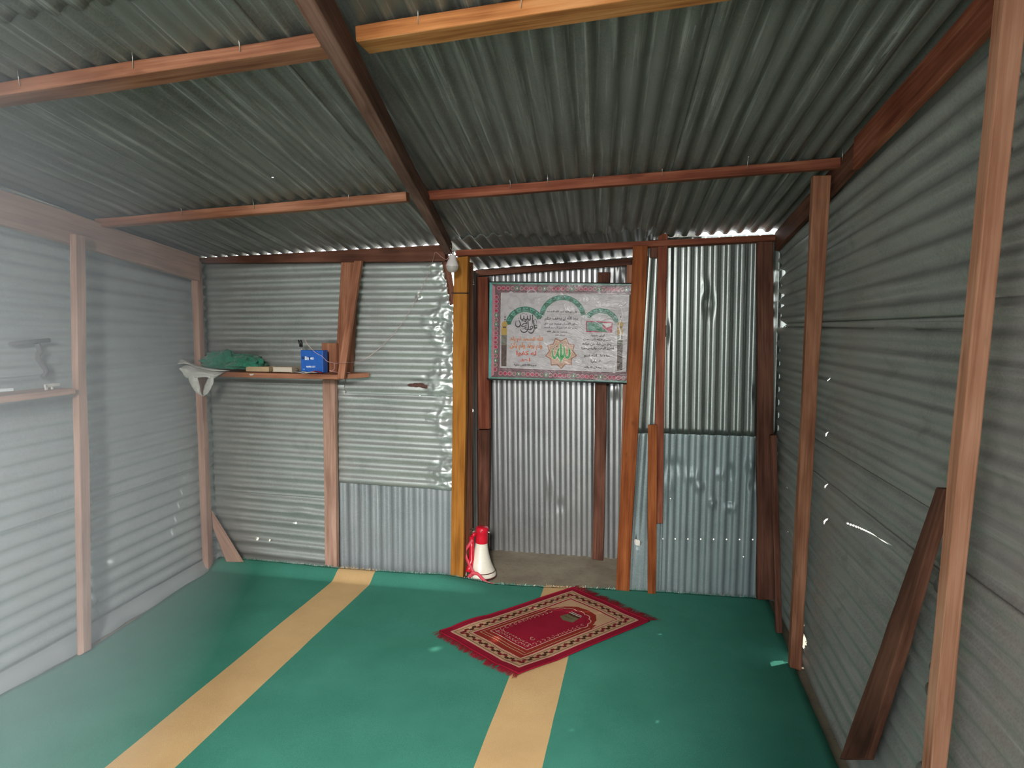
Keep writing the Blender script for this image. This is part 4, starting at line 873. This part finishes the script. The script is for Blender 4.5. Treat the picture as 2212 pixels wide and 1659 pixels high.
so.tube(rimp, .0042, n=6); so.build('bound_edge', M['r_crim'], rug)
for end, nm in ((0.0, 'near'), (1.0, 'far')):
    fb = MB(); along = (qR - qL).normalized(); out = ((qF - qL) if end else (qL - qF)).normalized()
    for k in range(330):
        v = random.random(); p = RG(end, v, -.002); Lf = random.uniform(.03, .05) if end == 0 else random.uniform(.05, .085)
        cl = math.sin(v * 40) * .25 + random.uniform(-.35, .35); side = (qN - qL).normalized()
        d1 = (out + side * cl).normalized(); pts = []
        for j in range(5):
            t = j / 4; q = p + d1 * Lf * t + side * .006 * math.sin(t * 3 + k); q.z = max(cz(q.x, q.y) + .008, p.z + .004 * math.sin(t * 3) - t * .006 + random.uniform(0, .002)); pts.append(q)
        ribbon(fb, pts, .0035, 0 if random.random() < .75 else 1, Vector((0, 0, 1)), [1, .9, .8, .6, .25])
    fb.build('fringe', [M['r_crim'], M['r_rust']], rug)

# ------------------------------------------------------------------ megaphone
M['mg_white'] = plain('mg_cream', (0.78, 0.72, 0.60), 0.22, var=.03); M['mg_red'] = plain('mg_red', (0.60, 0.012, 0.03), 0.25, var=.05); M['mg_strap'] = plain('mg_strap', (0.62, 0.06, 0.085), 0.6, var=.15, bump=.001, bscale=200)
M['mg_rim'] = plain('mg_rim', (0.09, 0.02, 0.02), 0.4); M['mg_dark'] = plain('mg_dark', (0.03, 0.028, 0.022), 0.5)
mgc = atz(1037, 1243, 0.0); mgc.z = 0.004
mega = empty('megaphone', tuple(mgc), 'red and cream megaphone standing mouth down in the niche', 'megaphone')
ax = Vector((.045, 0.0, 1)).normalized()
b = MB(); prof = [(.098, .004), (.1065, .010), (.1065, .018), (.098, .034), (.084, .060), (.070, .090), (.058, .125), (.049, .160), (.043, .190), (.0395, .212), (.0385, .222)]
b.lathe(prof, mgc, ax, 0, 40); horn = b.build('horn', M['mg_white'], mega)
b = MB(); b.lathe([(.1005, .0), (.1085, .001), (.1095, .007), (.1085, .012), (.1065, .012)], mgc, ax, 0, 40); b.lathe([(.0985, .036), (.1005, .0385), (.0965, .0415)], mgc, ax, 0, 40); b.build('rim', M['mg_rim'], horn)
b = MB(); b.lathe([(.0395, .218), (.0405, .222), (.0400, .262), (.0395, .285), (.0415, .288), (.0420, .312), (.0385, .322), (.030, .3255), (.0, .3265)], mgc, ax, 0, 32); hous = b.build('housing', M['mg_red'], mega)
mg = lambda x, y, z: mgc + ax * z + Vector((x, y, 0))
b = MB()
b.tube([mg(.040, -.012, .296), mg(.056, -.014, .293)], .0055, n=10); b.build('strap_stud', M['steel'], hous); b = MB(); b.tube([mg(-.040, -.012, .296), mg(-.056, -.014, .293), mg(-.058, -.018, .282)], .006, n=10)
b.build('strap_stud', M['steel'], hous); b = MB(); b.tube([mg(.002, -.040, .304), mg(.002, -.045, .304)], .004, n=8); b.build('screw', M['steel'], hous)
b = MB(); b.tube([mg(-.060, -.03, .265), mg(-.054, -.045, .20), mg(-.050, -.055, .12), mg(-.052, -.075, .07), mg(-.056, -.092, .045)], [.016, .017, .018, .021, .020], n=14); b.tube([mg(-.04, -.015, .285), mg(-.058, -.028, .262)], .012, n=10); grip = b.build('grip', M['mg_red'], mega)
b = MB(); b.tube([mg(-.055, -.09, .05), mg(-.057, -.104, .012)], [.013, .008], n=10); b.build('grip_cap', M['mg_dark'], grip)
# strap: flat webbing
def strap(pts, wd, facing):
    P_ = smooth_path([tuple(p) for p in pts], 6); b_ = MB(); fl, fr_ = [], []
    for i, p in enumerate(P_):
        p = Vector(p); t = (Vector(P_[min(i + 1, len(P_) - 1)]) - Vector(P_[max(i - 1, 0)])).normalized(); s_ = t.cross(facing).normalized()
        fl.append(p + s_ * wd / 2); fr_.append(p - s_ * wd / 2)
    b_.grid([fl, fr_], 0); o_ = b_.build('strap', M['mg_strap'], mega); sm = o_.modifiers.new('t', 'SOLIDIFY'); sm.thickness = .002; return o_
FY = Vector((0, -1, .25)).normalized()
strap([mg(-.050, -.05, .25), mg(-.070, -.06, .215), mg(-.090, -.065, .18), mg(-.085, -.07, .15), mg(-.060, -.09, .11), mg(-.025, -.115, .07), mg(-.010, -.12, .055)], .018, FY)
strap([mg(-.030, -.125, .055), mg(.010, -.125, .055), mg(.045, -.135, .03), mg(.080, -.15, .012), mg(.125, -.16, .005)], .020, FY)
st3 = strap([mg(-.012, -.122, .058), mg(-.035, -.125, .040), mg(-.048, -.125, .02), mg(-.052, -.13, .004)], .022, FY)
b = MB(); b.box(mg(-.045, -.125, .018), (.016, .008, .014), 0); b.build('buckle', M['mg_dark'], st3)
b = MB(); b.tube([mg(-.060 + .012 * math.sin(k * 1.6) - .028 * min(1, k / 8), .0 + .012 * math.cos(k * 1.6), .285 - k * .0052) for k in range(46)], .0026, n=6); b.tube([mg(-.042, 0, .300), mg(-.07, .0, .308), mg(-.092, .0, .296), mg(-.095, .0, .27)], .0035, n=6)
M['mg_cable'] = plain('mg_cable', (0.05, 0.04, 0.022), 0.5); b.build('coiled_cable', M['mg_cable'], mega)

# ------------------------------------------------------------------ light bulb and its wire
M['b_white'] = plain('bulb_white', (0.66, 0.60, 0.58), 0.35, var=.03); M['b_dome'] = plain('bulb_dome', (0.42, 0.38, 0.35), 0.25, var=.05)
BY = 3.80; bc = aty(977, 575, BY); s_ = BY / F_PX
bulb = empty('light_bulb', tuple(aty(975, 541, BY)), 'unlit white bulb hanging from the end of the rafter', 'light bulb')
axb = Vector((.05, 0, 1)).normalized()
b = MB(); b.lathe([(14.3 * s_, 0), (14.0 * s_, 3 * s_), (11.5 * s_, 10 * s_), (8.4 * s_, 16 * s_), (7.4 * s_, 23 * s_), (7.0 * s_, 25 * s_), (0, 25.2 * s_)], bc + axb * 0, axb, 0, 28); b.build('lamp_body', M['b_white'], bulb)
b = MB(); b.lathe([(14.1 * s_, 0), (13.9 * s_, -3 * s_), (11.8 * s_, -8 * s_), (8 * s_, -12 * s_), (4 * s_, -13.8 * s_), (0, -14.2 * s_)], bc, axb, 0, 28); b.build('diffuser', M['b_dome'], bulb)
b = MB(); b.tube([bc + axb * 25 * s_, bc + axb * 34 * s_], 2.0 * s_, n=10); b.build('socket_pin', M['steel'], bulb)
M['w_clear'] = plain('wire_clear', (0.5, 0.45, 0.4), 0.3, metal=.4)
b = MB(); b.tube([bc + axb * 33 * s_, aty(972, 535, BY), aty(969, 529, BY - .01), aty(965, 519, BY - .02)], .0016, n=6); b.tube([aty(968, 528, BY), aty(974, 531, BY), aty(971, 536, BY)], .002, n=6); b.build('hanging_wire', M['w_clear'], bulb)

# ------------------------------------------------------------------ shelf and what lies on it
YS0 = 3.745
zs = aty(600, 805, YS0).z
M['paper'] = plain('paper', (0.60, 0.57, 0.50), 0.8, var=.05)
xl, xr = aty(380, 810, YS0).x, aty(729, 808, YS0).x
shelf = timber('shelf', 'wood', [(-2.80, YS0, zs - .034), (-2.80, 3.955, zs - .034), (-2.80, 3.955, zs - .004), (-2.80, YS0, zs - .004)], [(xr + .01, YS0, zs - .034), (xr + .115, 3.955, zs - .034), (xr + .115, 3.955, zs - .004), (xr + .01, YS0, zs - .004)])
tag(shelf, 'brown wooden shelf board on the back wall left of the niche', 'shelf')
b = MB(); p0 = aty(538, 808, YS0 - .006); b.poly([p0, p0 + Vector((.034, 0, .003)), p0 + Vector((.026, -.001, -.008)), p0 + Vector((.008, -.001, -.009))]); b.build('torn_label', M['paper'], shelf)
# crumpled green netting
def lump(name, mat, c, size, n=46, amp=.25, sc=2.5, seed=0, flatbase=True, power=1.0):
    b_ = MB(); rows = []
    for i in range(n // 2 + 1):
        th = PI * i / (n // 2); row = []
        for k in range(n):
            ph = 2 * PI * k / n; d = Vector((math.sin(th) * math.cos(ph), math.sin(th) * math.sin(ph), math.cos(th)))
            q = d * sc + Vector((seed, 0, 0)); f = 1 + amp * (noise.noise(q) + .6 * abs(noise.noise(q * 2.3)) - .2 + .35 * noise.noise(q * 5) + .25 * noise.noise(q * 11))
            p = Vector((d.x * size[0] * f, d.y * size[1] * f, d.z * size[2] * f))
            if flatbase: p.z = max(p.z, -size[2] * .35)
            row.append(Vector(c) + p)
        rows.append(row)
    b_.grid(rows, 0, closed=True); return b_.build(name, mat)
M['net'] = plain('green_net', (0.018, 0.20, 0.12), 0.75, bump=.004, bscale=160, var=.35, sheen=.3)
g0 = aty(510, 783, 3.85)
net = empty('green_netting', (g0.x, g0.y, zs), 'crumpled heap of green netting on the left of the shelf', 'netting')
for k, (px, py, rx, ry, rz_) in enumerate(((482, 780, .125, .075, .062), (533, 785, .115, .08, .050), (470, 790, .10, .07, .035), (505, 792, .12, .075, .030))):
    o = lump('bundle', M['net'], aty(px, py, 3.85), (rx, ry, rz_), amp=.5, sc=3.0, seed=k * 7 + 2); o.parent = net; o.matrix_parent_inverse = Matrix.Translation(net.location).inverted()
M['darkcloth'] = plain('dark_cloth', (0.03, 0.028, 0.022), 0.8)
o = lump('dark_cloth', M['darkcloth'], aty(436, 778, 3.90), (.040, .035, .038), seed=9, amp=.35); tag(o, 'dark bundle between the corner post and the green netting', 'cloth')
# white plastic carrier bag drooping over the shelf end
M['bag'] = plain('bag_white', (0.55, 0.56, 0.52), 0.45, bump=.003, bscale=18, var=.08, trans=0.0)
bag = empty('plastic_bag', tuple(aty(430, 800, 3.68)), 'white plastic carrier bag hanging over the left end of shelf', 'bag')
def BP(x, y, d=0.0): return aty(370 + x / 7.628, 740 + y / 7.628, 3.70 + d)
def bagstrip(A, B_, nm, bulge=.02, n=24, m=8):
    A = smooth_path([(x, y, d) for x, y, d in A], 6); B_ = smooth_path([(x, y, d) for x, y, d in B_], 6)
    def samp(P_, t): f = t * (len(P_) - 1); i = min(int(f), len(P_) - 2); r = f - i; return [P_[i][k] * (1 - r) + P_[i + 1][k] * r for k in range(3)]
    rows = []
    for i in range(n + 1):
        a, c = samp(A, i / n), samp(B_, i / n); row = []
        for j in range(m + 1):
            t = j / m; x, y, d = [a[k] * (1 - t) + c[k] * t for k in range(3)]
            d -= bulge * math.sin(PI * t) * (0.6 + .8 * noise.noise(Vector((i * .22, j * .4, len(nm))))) ; row.append(BP(x, y, d + .008 * noise.noise(Vector((x * .02, y * .02, 3)))))
        rows.append(row)
    b_ = MB(); b_.grid(rows); o_ = b_.build(nm, M['bag'], bag); sm = o_.modifiers.new('t', 'SOLIDIFY'); sm.thickness = .0012; return o_
bagstrip([(88, 345, 0), (180, 270, .05), (330, 330, .08), (520, 400, .06), (700, 425, .05), (960, 462, .05)], [(130, 352, -.01), (250, 350, .02), (400, 400, .02), (560, 450, .02), (720, 470, .02), (950, 470, .045)], 'bag_mouth', .015)
bagstrip([(160, 400, .03), (240, 360, .04), (400, 395, .03), (560, 445, .02), (740, 478, .02), (878, 486, .04)], [(125, 435, 0), (180, 490, 0), (215, 560, 0), (290, 590, -.01), (560, 570, -.01), (650, 605, 0), (750, 570, .01), (870, 490, .04)], 'bag_body', .03)
bagstrip([(330, 470, 0), (285, 590, -.01), (320, 690, -.01), (400, 810, -.01), (525, 890, 0)], [(400, 480, 0), (435, 590, 0), (470, 700, 0), (485, 800, 0), (520, 885, 0)], 'bag_handle', .012)
bagstrip([(700, 560, 0), (695, 650, -.01), (660, 740, -.01), (600, 840, -.01), (525, 890, 0)], [(600, 585, 0), (575, 650, 0), (535, 740, 0), (525, 830, 0), (520, 885, 0)], 'bag_handle', .010)
# two pale books
for (x0, x1, y0, y1, lab, mt, col) in ((531, 581, 792.5, 804, 'plain tan book lying flat on shelf beside the green netting', 'b1', (0.50, 0.37, 0.22)), (588, 631, 793, 804.5, 'pale book with visible page edges, second on the shelf from the netting', 'b2', (0.50, 0.40, 0.30))):
    a, c = aty(x0, y0, 3.79), aty(x1, y1, 3.79); hgt = a.z - zs + .002; W_ = c.x - a.x
    M[mt] = plain(mt + '_cover', col, .7, var=.06); M[mt + 'p'] = plain(mt + '_pages', (0.58, 0.52, 0.42), .8, var=.1, bscale=200)
    bk_ = empty('book', (a.x + W_ / 2, 3.83, zs), lab, 'book', 'books on the shelf')
    b = MB(); b.box((a.x + W_ / 2, 3.845, zs + hgt / 2), (W_ - .006, .10, hgt - .006)); b.build('page_block', M[mt + 'p'] if mt == 'b2' else M[mt], bk_)
    b = MB(); 
    for zz in (zs + .0015, zs + hgt - .0015): b.box((a.x + W_ / 2, 3.843, zz), (W_, .108, .003))
    b.box((a.x + W_ - .0015, 3.843, zs + hgt / 2), (.003, .108, hgt - .001))
    if mt == 'b1': b.box((a.x + W_ / 2, 3.7905, zs + hgt / 2), (W_, .002, hgt))
    bevel(b.build('cover', M[mt], bk_), .001)
# stone-like lump and loose papers
M['lumpm'] = plain('grey_lump', (0.20, 0.18, 0.13), .9); o = lump('paper_scrap', M['lumpm'], aty(638, 799, 3.84), (.016, .02, .014), seed=3); tag(o, 'small grey crumpled scrap beside the pale book', 'scrap')
b = MB()
for (x0, x1, y, dz) in ((630, 682, 805, 0), (650, 676, 803.5, .004)):
    a, c = aty(x0, y, 3.76), aty(x1, y, 3.76); zz = zs + .003 + dz
    b.grid([[(a.x + (c.x - a.x) * i / 8, yy, zz + .003 * math.sin(i * 1.1 + k)) for i in range(9)] for k, yy in enumerate((3.752, 3.80))])
o = b.build('loose_paper', M['paper']); so_ = o.modifiers.new('t', 'SOLIDIFY'); so_.thickness = .0015; tag(o, 'loose white papers lying on shelf before the blue box', 'paper')
M['redcloth'] = plain('red_plastic', (0.36, 0.02, 0.03), .5); b = MB(); a, c = aty(671, 803, 3.765), aty(694, 804, 3.765)
b.grid([[(a.x + (c.x - a.x) * i / 10, yy, zs + .004 + .012 * math.sin(PI * i / 10) * (1 - .3 * k)) for i in range(11)] for k, yy in enumerate((3.755, 3.79))])
o = b.build('red_wrapper', M['redcloth']); so_ = o.modifiers.new('t', 'SOLIDIFY'); so_.thickness = .002; tag(o, 'red plastic wrapper in front of the blue box', 'wrapper')
# blue box with lettering
M['blue'] = plain('blue_card', (0.010, 0.10, 0.42), 0.4, var=.12); M['blued'] = plain('blue_dark', (0.006, 0.03, 0.12), .5); M['lw'] = plain('letter_white', (0.75, 0.80, 0.85), .5, var=.03); M['lb'] = plain('letter_light_blue', (0.25, 0.5, 0.8), .5)
a, c = aty(649, 756, 3.80), aty(698, 805, 3.80); bw, bh = c.x - a.x, a.z - zs
box = empty('blue_box', (a.x + bw / 2, 3.82, zs), 'small bright blue box with white lettering standing on shelf', 'box')
b = MB(); b.box((a.x + bw / 2, 3.832, zs + bh / 2 - .001), (bw, .062, bh)); bevel(b.build('carton', M['blue'], box), .002)
def BX(x, y, d=0): return aty(620 + x / 13.825, 720 + y / 13.825, 3.7995 - d)
letter_obj([('Bin', 592, 742, 118, 108, 0, .02), ('eo', 748, 752, 104, 70, 0, .02), ('NAPKI COT', 712, 996, 270, 56, 0, 0), ('TCS', 500, 1076, 66, 32, 1, 0)], [M['lw'], M['lb']], box, src=BX)
b = MB(); 
for (x0, y0, x1, y1) in ((445, 690, 515, 775), (660, 690, 690, 800)):
    b = MB(); b.poly([BX(x0, y0, .0008), BX(x1, y0, .0008), BX(x1, y1, .0008), BX(x0, y1, .0008)]); b.build('printed_mark', M['blued'], box)
# black charger clip on top of the box
clip = empty('black_clip', tuple(BX(430, 540)), 'black spring clip with silver pins clamped on the blue box', 'clip')
b = MB()
for off, wdt in ((0, 22), (70, 16)):
    b.tube([aty(620 + (340 + off) / 13.825, 720 + 195 / 13.825, 3.81), aty(620 + (375 + off) / 13.825, 720 + 300 / 13.825, 3.81), aty(620 + (410 + off * .6) / 13.825, 720 + 410 / 13.825, 3.81)], [.0045, .0055, .004], n=8)
b.box(aty(648.5, 745, 3.812), (.010, .008, .022)); b.build('clip_arm', M['black'], clip)
b = MB(); b.tube([aty(650, 749, 3.808), aty(652, 758, 3.806)], .0016, n=6); b.tube([aty(654.6, 754, 3.808), aty(655.2, 759, 3.806)], .002, n=6); b.build('metal_pin', M['steel'], clip)
# thin wire from the clip, round the post and up to the bulb
M['wire'] = plain('wire_pink', (0.60, 0.36, 0.34), 0.5, var=.3, bscale=5)
pts = [(652, 731, 3.81), (657, 731, 3.79), (665, 745, 3.785), (682, 762, 3.785), (695, 769, 3.785), (706, 780, 3.80), (716, 783, 3.80), (726, 785, 3.76), (735, 783, 3.70), (746, 783, 3.695), (756, 783, 3.76), (775, 780, 3.90), (800, 768, 3.96), (830, 742, 3.98), (858, 712, 3.98), (880, 680, 3.98), (900, 645, 3.98), (912, 620, 3.98), (925, 590, 3.975), (936, 560, 3.93), (941, 545, 3.88), (955, 556, 3.86), (966, 560, 3.84), (974, 545, 3.80)]
b = MB(); b.tube([aty(x, y, Y) for x, y, Y in smooth_path(pts, 5)], .0013, n=6)
tag(b.build('lamp_wire', M['wire']), 'thin pink wire running from the blue box up to the bulb', 'wire')
b = MB(); b.tube([aty(x, y, Y) for x, y, Y in smooth_path([(722, 784, 3.79), (723, 795, 3.77), (716, 802, 3.765), (712, 800, 3.765), (726, 804, 3.76), (742, 803, 3.75), (757, 806, 3.80)], 5)], .0012, n=6)
tag(b.build('loose_wire', M['wire']), 'loose end of thin wire curled on the right end of shelf', 'wire')

# ------------------------------------------------------------------ shelf on the left wall
zL = atx(0, 862, -2.66).z
sh2 = timber('side_shelf', 'woodp', [(-2.66, 2.72, zL - .02), (-2.66, 2.72, zL + .008), (-2.82, 2.72, zL + .008), (-2.82, 2.72, zL - .02)], [(-2.66, 1.6, zL - .02), (-2.66, 1.6, zL + .008), (-2.82, 1.6, zL + .008), (-2.82, 1.6, zL - .02)])
tag(sh2, 'pale shelf board along the left wall at the photo edge', 'shelf')
a, c = atx(-60, 851, -2.665), atx(31, 845, -2.665)
tag(timber('white_strip', M['lw'], [a, a + Vector((0, 0, .014)), a + Vector((-.012, 0, .014)), a + Vector((-.012, 0, 0))], [c, c + Vector((0, 0, .014)), c + Vector((-.012, 0, .014)), c + Vector((-.012, 0, 0))], wob=.0003), 'narrow white strip lying on the edge of the left wall shelf', 'strip')
a, c = atx(96, 832, -2.72), atx(128, 828, -2.72); b = MB()
b.box((a + c) / 2 + Vector((0, 0, -.004)), (.01, (c - a).length, .014)); b.box(a + Vector((0, .008, -.013)), (.01, .012, .026)); b.box((a + c) / 2 + Vector((0, 0, -.030)), (.008, .01, .05))
tag(bevel(b.build('white_bracket', M['bag']), .002), 'small white bracket standing on the left wall shelf', 'bracket')

pts = [(24, 742), (60, 738), (104, 734)]
M['webbing'] = plain('dull_webbing', (0.10, 0.10, 0.10), .8)
hs_ = empty('hanging_strap', tuple(atx(70, 740, -2.80)), 'dull dark strap hanging on the left wall above the side shelf', 'strap')
b = MB(); b.tube([atx(x, y, -2.80) for x, y in ((22, 744), (60, 739), (106, 735))], .011, n=8); b.build('cross_bar', M['webbing'], hs_)
b = MB(); b.tube([atx(x, y, -2.80) for x, y in smooth_path([(80, 742), (86, 758), (82, 772), (92, 788), (101, 803), (92, 815)], 4)], .012, n=8); b.build('strap_tail', M['webbing'], hs_)
# ------------------------------------------------------------------ added scatter volume imitating lens veil along the left wall
hz, nt, _ = newmat('lens_veil'); nt.nodes.remove(_); vsn = N(nt, 'ShaderNodeVolumeScatter', Density=0.18, Anisotropy=0.0); vsn.inputs['Color'].default_value = (0.86, 0.95, 1.0, 1)
nt.links.new(vsn.outputs[0], nt.nodes['Material Output'].inputs['Volume'])
b = MB(); lo, hi_ = [], []
for x, y in ((-1.08, 0.93), (-2.755, 1.2), (-2.755, 3.78), (-2.40, 3.72)):
    lo.append(b.vert((x, y, .30 if y < 2 else .06))); hi_.append(b.vert((x, y, roofz(x, y) - .075)))
b.face(lo[::-1]); b.face(hi_)
for k in range(4): b.face((lo[k], lo[(k + 1) % 4], hi_[(k + 1) % 4], hi_[k]))
hzo = b.build('lens_veil', hz); bm = bmesh.new(); bm.from_mesh(hzo.data); bmesh.ops.recalc_face_normals(bm, faces=bm.faces); bm.to_mesh(hzo.data); bm.free()
tag(hzo, 'added pale veil in front of the left wall, imitating lens flare', 'lens_veil', kind='stuff')
